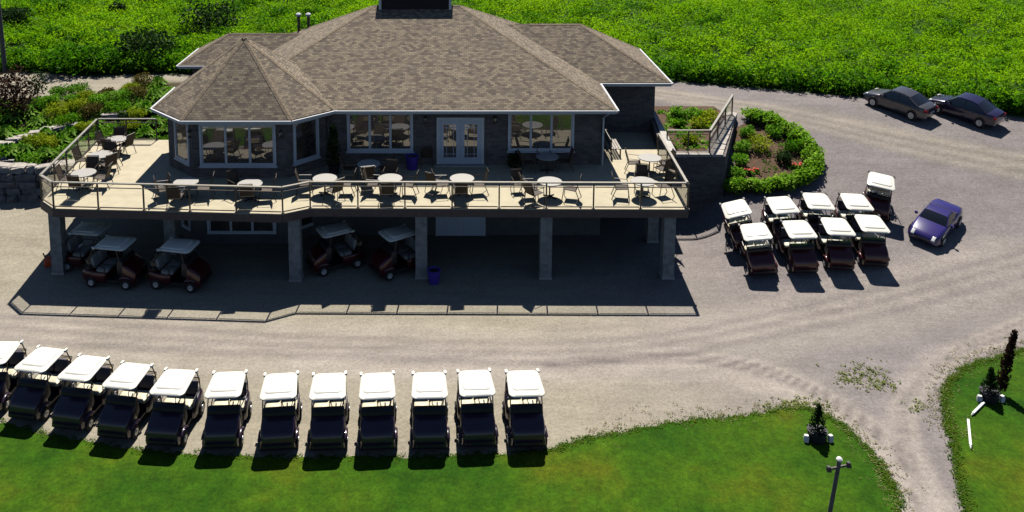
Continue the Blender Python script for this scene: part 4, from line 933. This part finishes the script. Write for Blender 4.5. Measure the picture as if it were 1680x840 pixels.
for (px, r, m_, lab) in (((1246,248),.75,'leaf_yellow','large round yellow-green shrub in the middle of the hedged bed'),((1218,250),.5,'leaf_bright','round green shrub left of the large yellow one'),((1213,272),.5,'leaf_bright','round green shrub by the retaining wall, second from the front'),((1208,294),.5,'leaf_bright','round green shrub by the retaining wall nearest the hedge'),((1226,225),.5,'leaf_bright','small round green shrub at the back of the hedged bed'),((1270,225),.55,'leaf_bright','leafy shrub at the back right of the hedged bed'),((1300,250),.55,'leaf_edge','low olive shrub at the right of the hedged bed'),((1285,268),.5,'leaf_dark','low dark plant in the front of the hedged bed')):
    shrub(px, r, m_, 'round_shrub', lab, 'shrub', None, 1.15, .07, 650)
for (px, lab) in (((1310,278),'cluster of red flowers near the right end of the hedged bed'),((1232,286),'cluster of red-orange flowers in the front of the hedged bed')):
    p = G(*px); t = thing('flower_cluster', lab, 'flowers', p); c = [(random.gauss(0,.22),random.gauss(0,.15),.14) for _ in range(14)]
    leaves('leaf_tuft','leaf_bright',c,np.full((14,3),(.12,.12,.1)),14,.07,t)
    for (x,y,z) in c: b = MB(); b.lathe([(.02,0),(.06,.03),(.03,.06)], (x,y,z+.1), 7); b.build('blossom','flower_red',t,True)
for (px, r, m_, lab) in (((1112,192),.55,'leaf_bright','dark-centred leafy plant at the back left of the raised bed'),((1138,194),.6,'leaf_bright','leafy plant at the back middle of the raised bed'),((1165,200),.6,'leaf_yellow','yellow-green shrub at the back right of the raised bed'),((1148,210),.6,'leaf_yellow','yellow-green shrub in the middle of the raised bed'),((1132,236),.5,'leaf_yellow','yellow-green shrub at the front of the raised bed'),((1115,208),.4,'leaf_edge','small green plant beside the parapet in the raised bed')):
    p = P(px[0],px[1],3.12); shrub(None, r, m_, 'bed_shrub', lab, 'shrub', None, .9, .09, 420, pos=p)
rb = [(random.uniform(11.5,13.2)+ (y_-41.5)*.35*random.random(), y_, 3.16) for y_ in [random.uniform(42.2,48.8) for _ in range(110)]]
tag(leaves('bed_cover','leaf_bright',rb,np.full((len(rb),3),(.26,.26,.12)),20,.09,flat=.35), 'low leafy cover spread over the raised bed','plants',kind='stuff')
rb = []
for _ in range(120):
    g = G(random.uniform(1205,1320), random.uniform(215,298)); rb.append((g.x,g.y,g.z+.08))
tag(leaves('shrub_bed_cover','leaf_edge',rb[:60],np.full((60,3),(.22,.22,.10)),16,.07,flat=.35), 'sparse low plants between the shrubs of the hedged bed','plants',kind='stuff')
# dark evergreen in the corner by the bay, in a tub
p = P(548,284,FL); t = thing('potted_evergreen','tall dark evergreen in a tub between the bay and the left window','plant',(p.x,min(p.y,39.2),FL+.002))
b = MB(); b.lathe([(.22,0),(.28,.4),(.30,.42),(.26,.42),(.02,.38)], n=14); b.build('tub','pot_dark',t,True)
leaves('foliage','leaf_dark',[(0,0,.7+.28*i) for i in range(6)],[(.42-.05*i,.42-.05*i,.3) for i in range(6)],130,.08,t)
p = P(842,262,FL); shrub(None,.4,'leaf_dark','potted_plant','dark bushy plant in shade left of the right wide window','plant',None,1.8,.08,400,pos=Vector((p.x,39.4,FL)))

# ------------------------------------------------------------------ stone wall and stones on the left
def stone_mesh(k):
    b = MB(); rs = []
    for (z, f_) in ((-.5,.86),(-.38,1.0),(.36,1.0),(.5,.88)):
        rs.append([(x*f_+random.uniform(-.09,.09), y*f_+random.uniform(-.09,.09), z+random.uniform(-.08,.08)) for (x,y,_) in rrect(-.5,.5,-.5,.5,.16,0,3)])
    b.loft(rs); return b
SM = [stone_mesh(k).mesh('stone','stone') for k in range(5)]; SP = [stone_mesh(k).mesh('stone','stone_pale') for k in range(3)]
def stone(name, me, parent, loc, dims, rz):
    o = bpy.data.objects.new(name, me); col.objects.link(o); o.parent = parent; o.location = loc; o.scale = dims; o.rotation_euler = (random.uniform(-.06,.06),random.uniform(-.05,.05),rz); return o
sw = thing('stone_wall','dry stone retaining wall below the garden at the left edge','wall')
wl = [(-30,43.4),(-25.5,42.9),(-23.2,42.45),(-21.2,42.5),(-19.8,43.0),(-18.9,43.7)]
for course in range(5):
    s_ = random.uniform(0,.4); segs = [(Vector(a),Vector(b)) for a,b in zip(wl[:-1],wl[1:])]; tot = sum((b-a).length for a,b in segs)
    while s_ < tot:
        L = random.uniform(.45,1.25); q = s_+L/2; acc = 0
        for a, b_ in segs:
            l_ = (b_-a).length
            if q <= acc+l_: break
            acc += l_
        pt = a.lerp(b_, min(1,(q-acc)/l_)); d = b_-a
        z = h1(pt.x, 42)-.05+.36*course+.18
        stone('stone', random.choice(SM if course < 4 else SP), sw, (pt.x, pt.y+.07*course+random.uniform(-.10,.10), z), (L*random.uniform(.9,1.03),random.uniform(.5,.8),.37*random.uniform(.85,1.12)), math.atan2(d.y,d.x)+random.uniform(-.14,.14)); s_ += L
se = thing('stone_edging','row of pale flat stones edging the garden terrace','edging')
for (x, y) in ((8,240),(25,232),(42,228),(60,222),(78,217),(98,213),(118,208),(178,193),(192,192),(205,190),(10,268),(28,276),(0,262)):
    g = G(x, y); stone('stone', random.choice(SP), se, (g.x,g.y,g.z+.12), (random.uniform(.7,1.0),random.uniform(.45,.6),.24), random.uniform(-.3,.5))

# ------------------------------------------------------------------ lawn furniture
def planter(px, label):
    p = G(*px); t = thing('planter', label, 'planter', (p.x,p.y,.03)); t.scale = (.66,.66,.66)
    b = MB(); b.lathe([(.36,0),(.42,.2),(.44,.45),(.47,.5),(.40,.5),(.02,.44)], n=16); b.build('tub','pot_dark',t,True)
    for z in (.12,.38): b = MB(); b.lathe([(.425+.05*z,z),(.435+.05*z,z+.01),(.435+.05*z,z+.04),(.425+.05*z,z+.05)], n=16); b.build('hoop','black_plastic',t,True)
    c = [(0,0,.62+.2*i) for i in range(6)]; leaves('foliage','leaf_dark',c,[(.46-.07*i,.46-.07*i,.2) for i in range(6)],110,.08,t,up=.5)
    b = MB(); b.bar((0,0,.4),(0,0,1.6),.03,6,.01); b.build('stem','bark',t)
    return p
for (px, lab, lab2) in (((1340,722),'dark tub with a small conifer on the lawn tip by the fork',('left of the tub on the lawn tip','right of the tub on the lawn tip')),((1622,657),'dark tub with a small conifer beside the columnar tree',('left of the tub by the columnar tree','right of the tub by the columnar tree'))):
    p = planter(px, lab)
    for s_, l2 in zip((-1,1), lab2):
        t = thing('tee_marker','white round-topped marker block '+l2,'marker',(p.x+s_*.38,p.y-.10,.03),s_*.3,'white marker blocks beside the tubs')
        b = MB(); b.loft([rrect(-.07,.07,-.06,.06,.02,0),rrect(-.08,.08,-.07,.07,.03,.15),rrect(-.06,.06,-.05,.05,.03,.22)]); b.build('block','white_paint',t,True)
        b = MB(); b.lathe([(.03,-.05),(.03,0)], n=6); b.build('spike','metal_grey',t)
# columnar brown tree
p = G(1638,648); t = thing('columnar_tree','narrow brown columnar cedar leaning at the right edge','tree',(p.x,p.y,.02)); t.rotation_euler = (R(-4),R(12),0); t.scale = (.72,.72,.9)
b = MB(); b.bar((0,0,-.1),(0,0,2.4),.06,7,.015); b.build('trunk','bark',t)
leaves('crown','leaf_purple',[(0,0,.35+.25*i) for i in range(9)],[(.30-.028*abs(i-2),.30-.028*abs(i-2),.24) for i in range(9)],150,.075,t,up=1.0)
# white stakes lying in the grass
for (a, b_, lab) in (((1588,692),(1592,735),'white wooden stake lying along the verge, the nearer one'),((1614,664),(1596,682),'short white wooden stake lying just below the right tub')):
    q0, q1 = G(*a), G(*b_); o = thing('wooden_stake',lab,'stake',(q0.x,q0.y,.03)); d = q1-q0
    b = MB(); b.sbar((0,0,.05),(d.x,d.y,.06),.07,.05); b.build('shaft','white_paint',o)
    b = MB(); e = d.normalized(); b.bar((d.x,d.y,.06),(d.x+e.x*.15,d.y+e.y*.15,.05),.035,4,.005); b.build('point','white_paint',o)
# lamp post
top = PY(1377,757,19.5); bot = PY(1361,842,19.5); d = (bot-top)/(bot.z-top.z); base = top+d*(0-top.z)
t = thing('lamp_post','wooden lamp post with white lamp and two floodlights on the lawn','lamp post',(base.x,base.y,0)); tv = top-base
b = MB(); b.bar((0,0,-.1),tv,.06,10,.05); b.build('pole','wood_pole',t,True)
b = MB(); b.sbar(tv+Vector((-.27,0,-.22)),tv+Vector((.22,0,-.10)),.04,.05); b.build('cross_arm','wood_pole',t)
b = MB(); b.lathe([(.04,0),(.07,.02),(.08,.06),(.055,.10),(.02,.115)], tv, 12); b.build('lamp_globe','white_paint',t,True)
for (dx,dz) in ((-.26,-.19),(.23,-.07)):
    c_ = tv+Vector((dx,-.02,dz)); b = MB(); b.loft([rrect(c_.x-.06,c_.x+.06,c_.y-.07,c_.y+.05,.02,c_.z-.05),rrect(c_.x-.04,c_.x+.04,c_.y-.03,c_.y+.05,.02,c_.z+.06)]); b.build('floodlight','black_plastic',t,True)
b = MB(); b.box(-.12,.12,.0,.0+.14,1.0,1.3); b.build('junction_box','metal_grey',t)
# utility pole
p = G(12,118); t = thing('utility_pole','tall grey utility pole at the upper left edge','pole',(p.x-.15,p.y,p.z))
b = MB(); b.bar((0,0,-.2),(-.2,0,9),.17,10,.12); b.build('pole','wood_pole',t,True)
b = MB(); b.sbar((-1.2,0,8.3),(.9,0,8.35),.1,.12); b.build('cross_arm','wood_pole',t)
for x in (-1.1,-.5,.3,.8): b = MB(); b.lathe([(.03,0),(.06,.06),(.03,.14)], (x,0,8.38), 8); b.build('insulator','metal_grey',t,True)
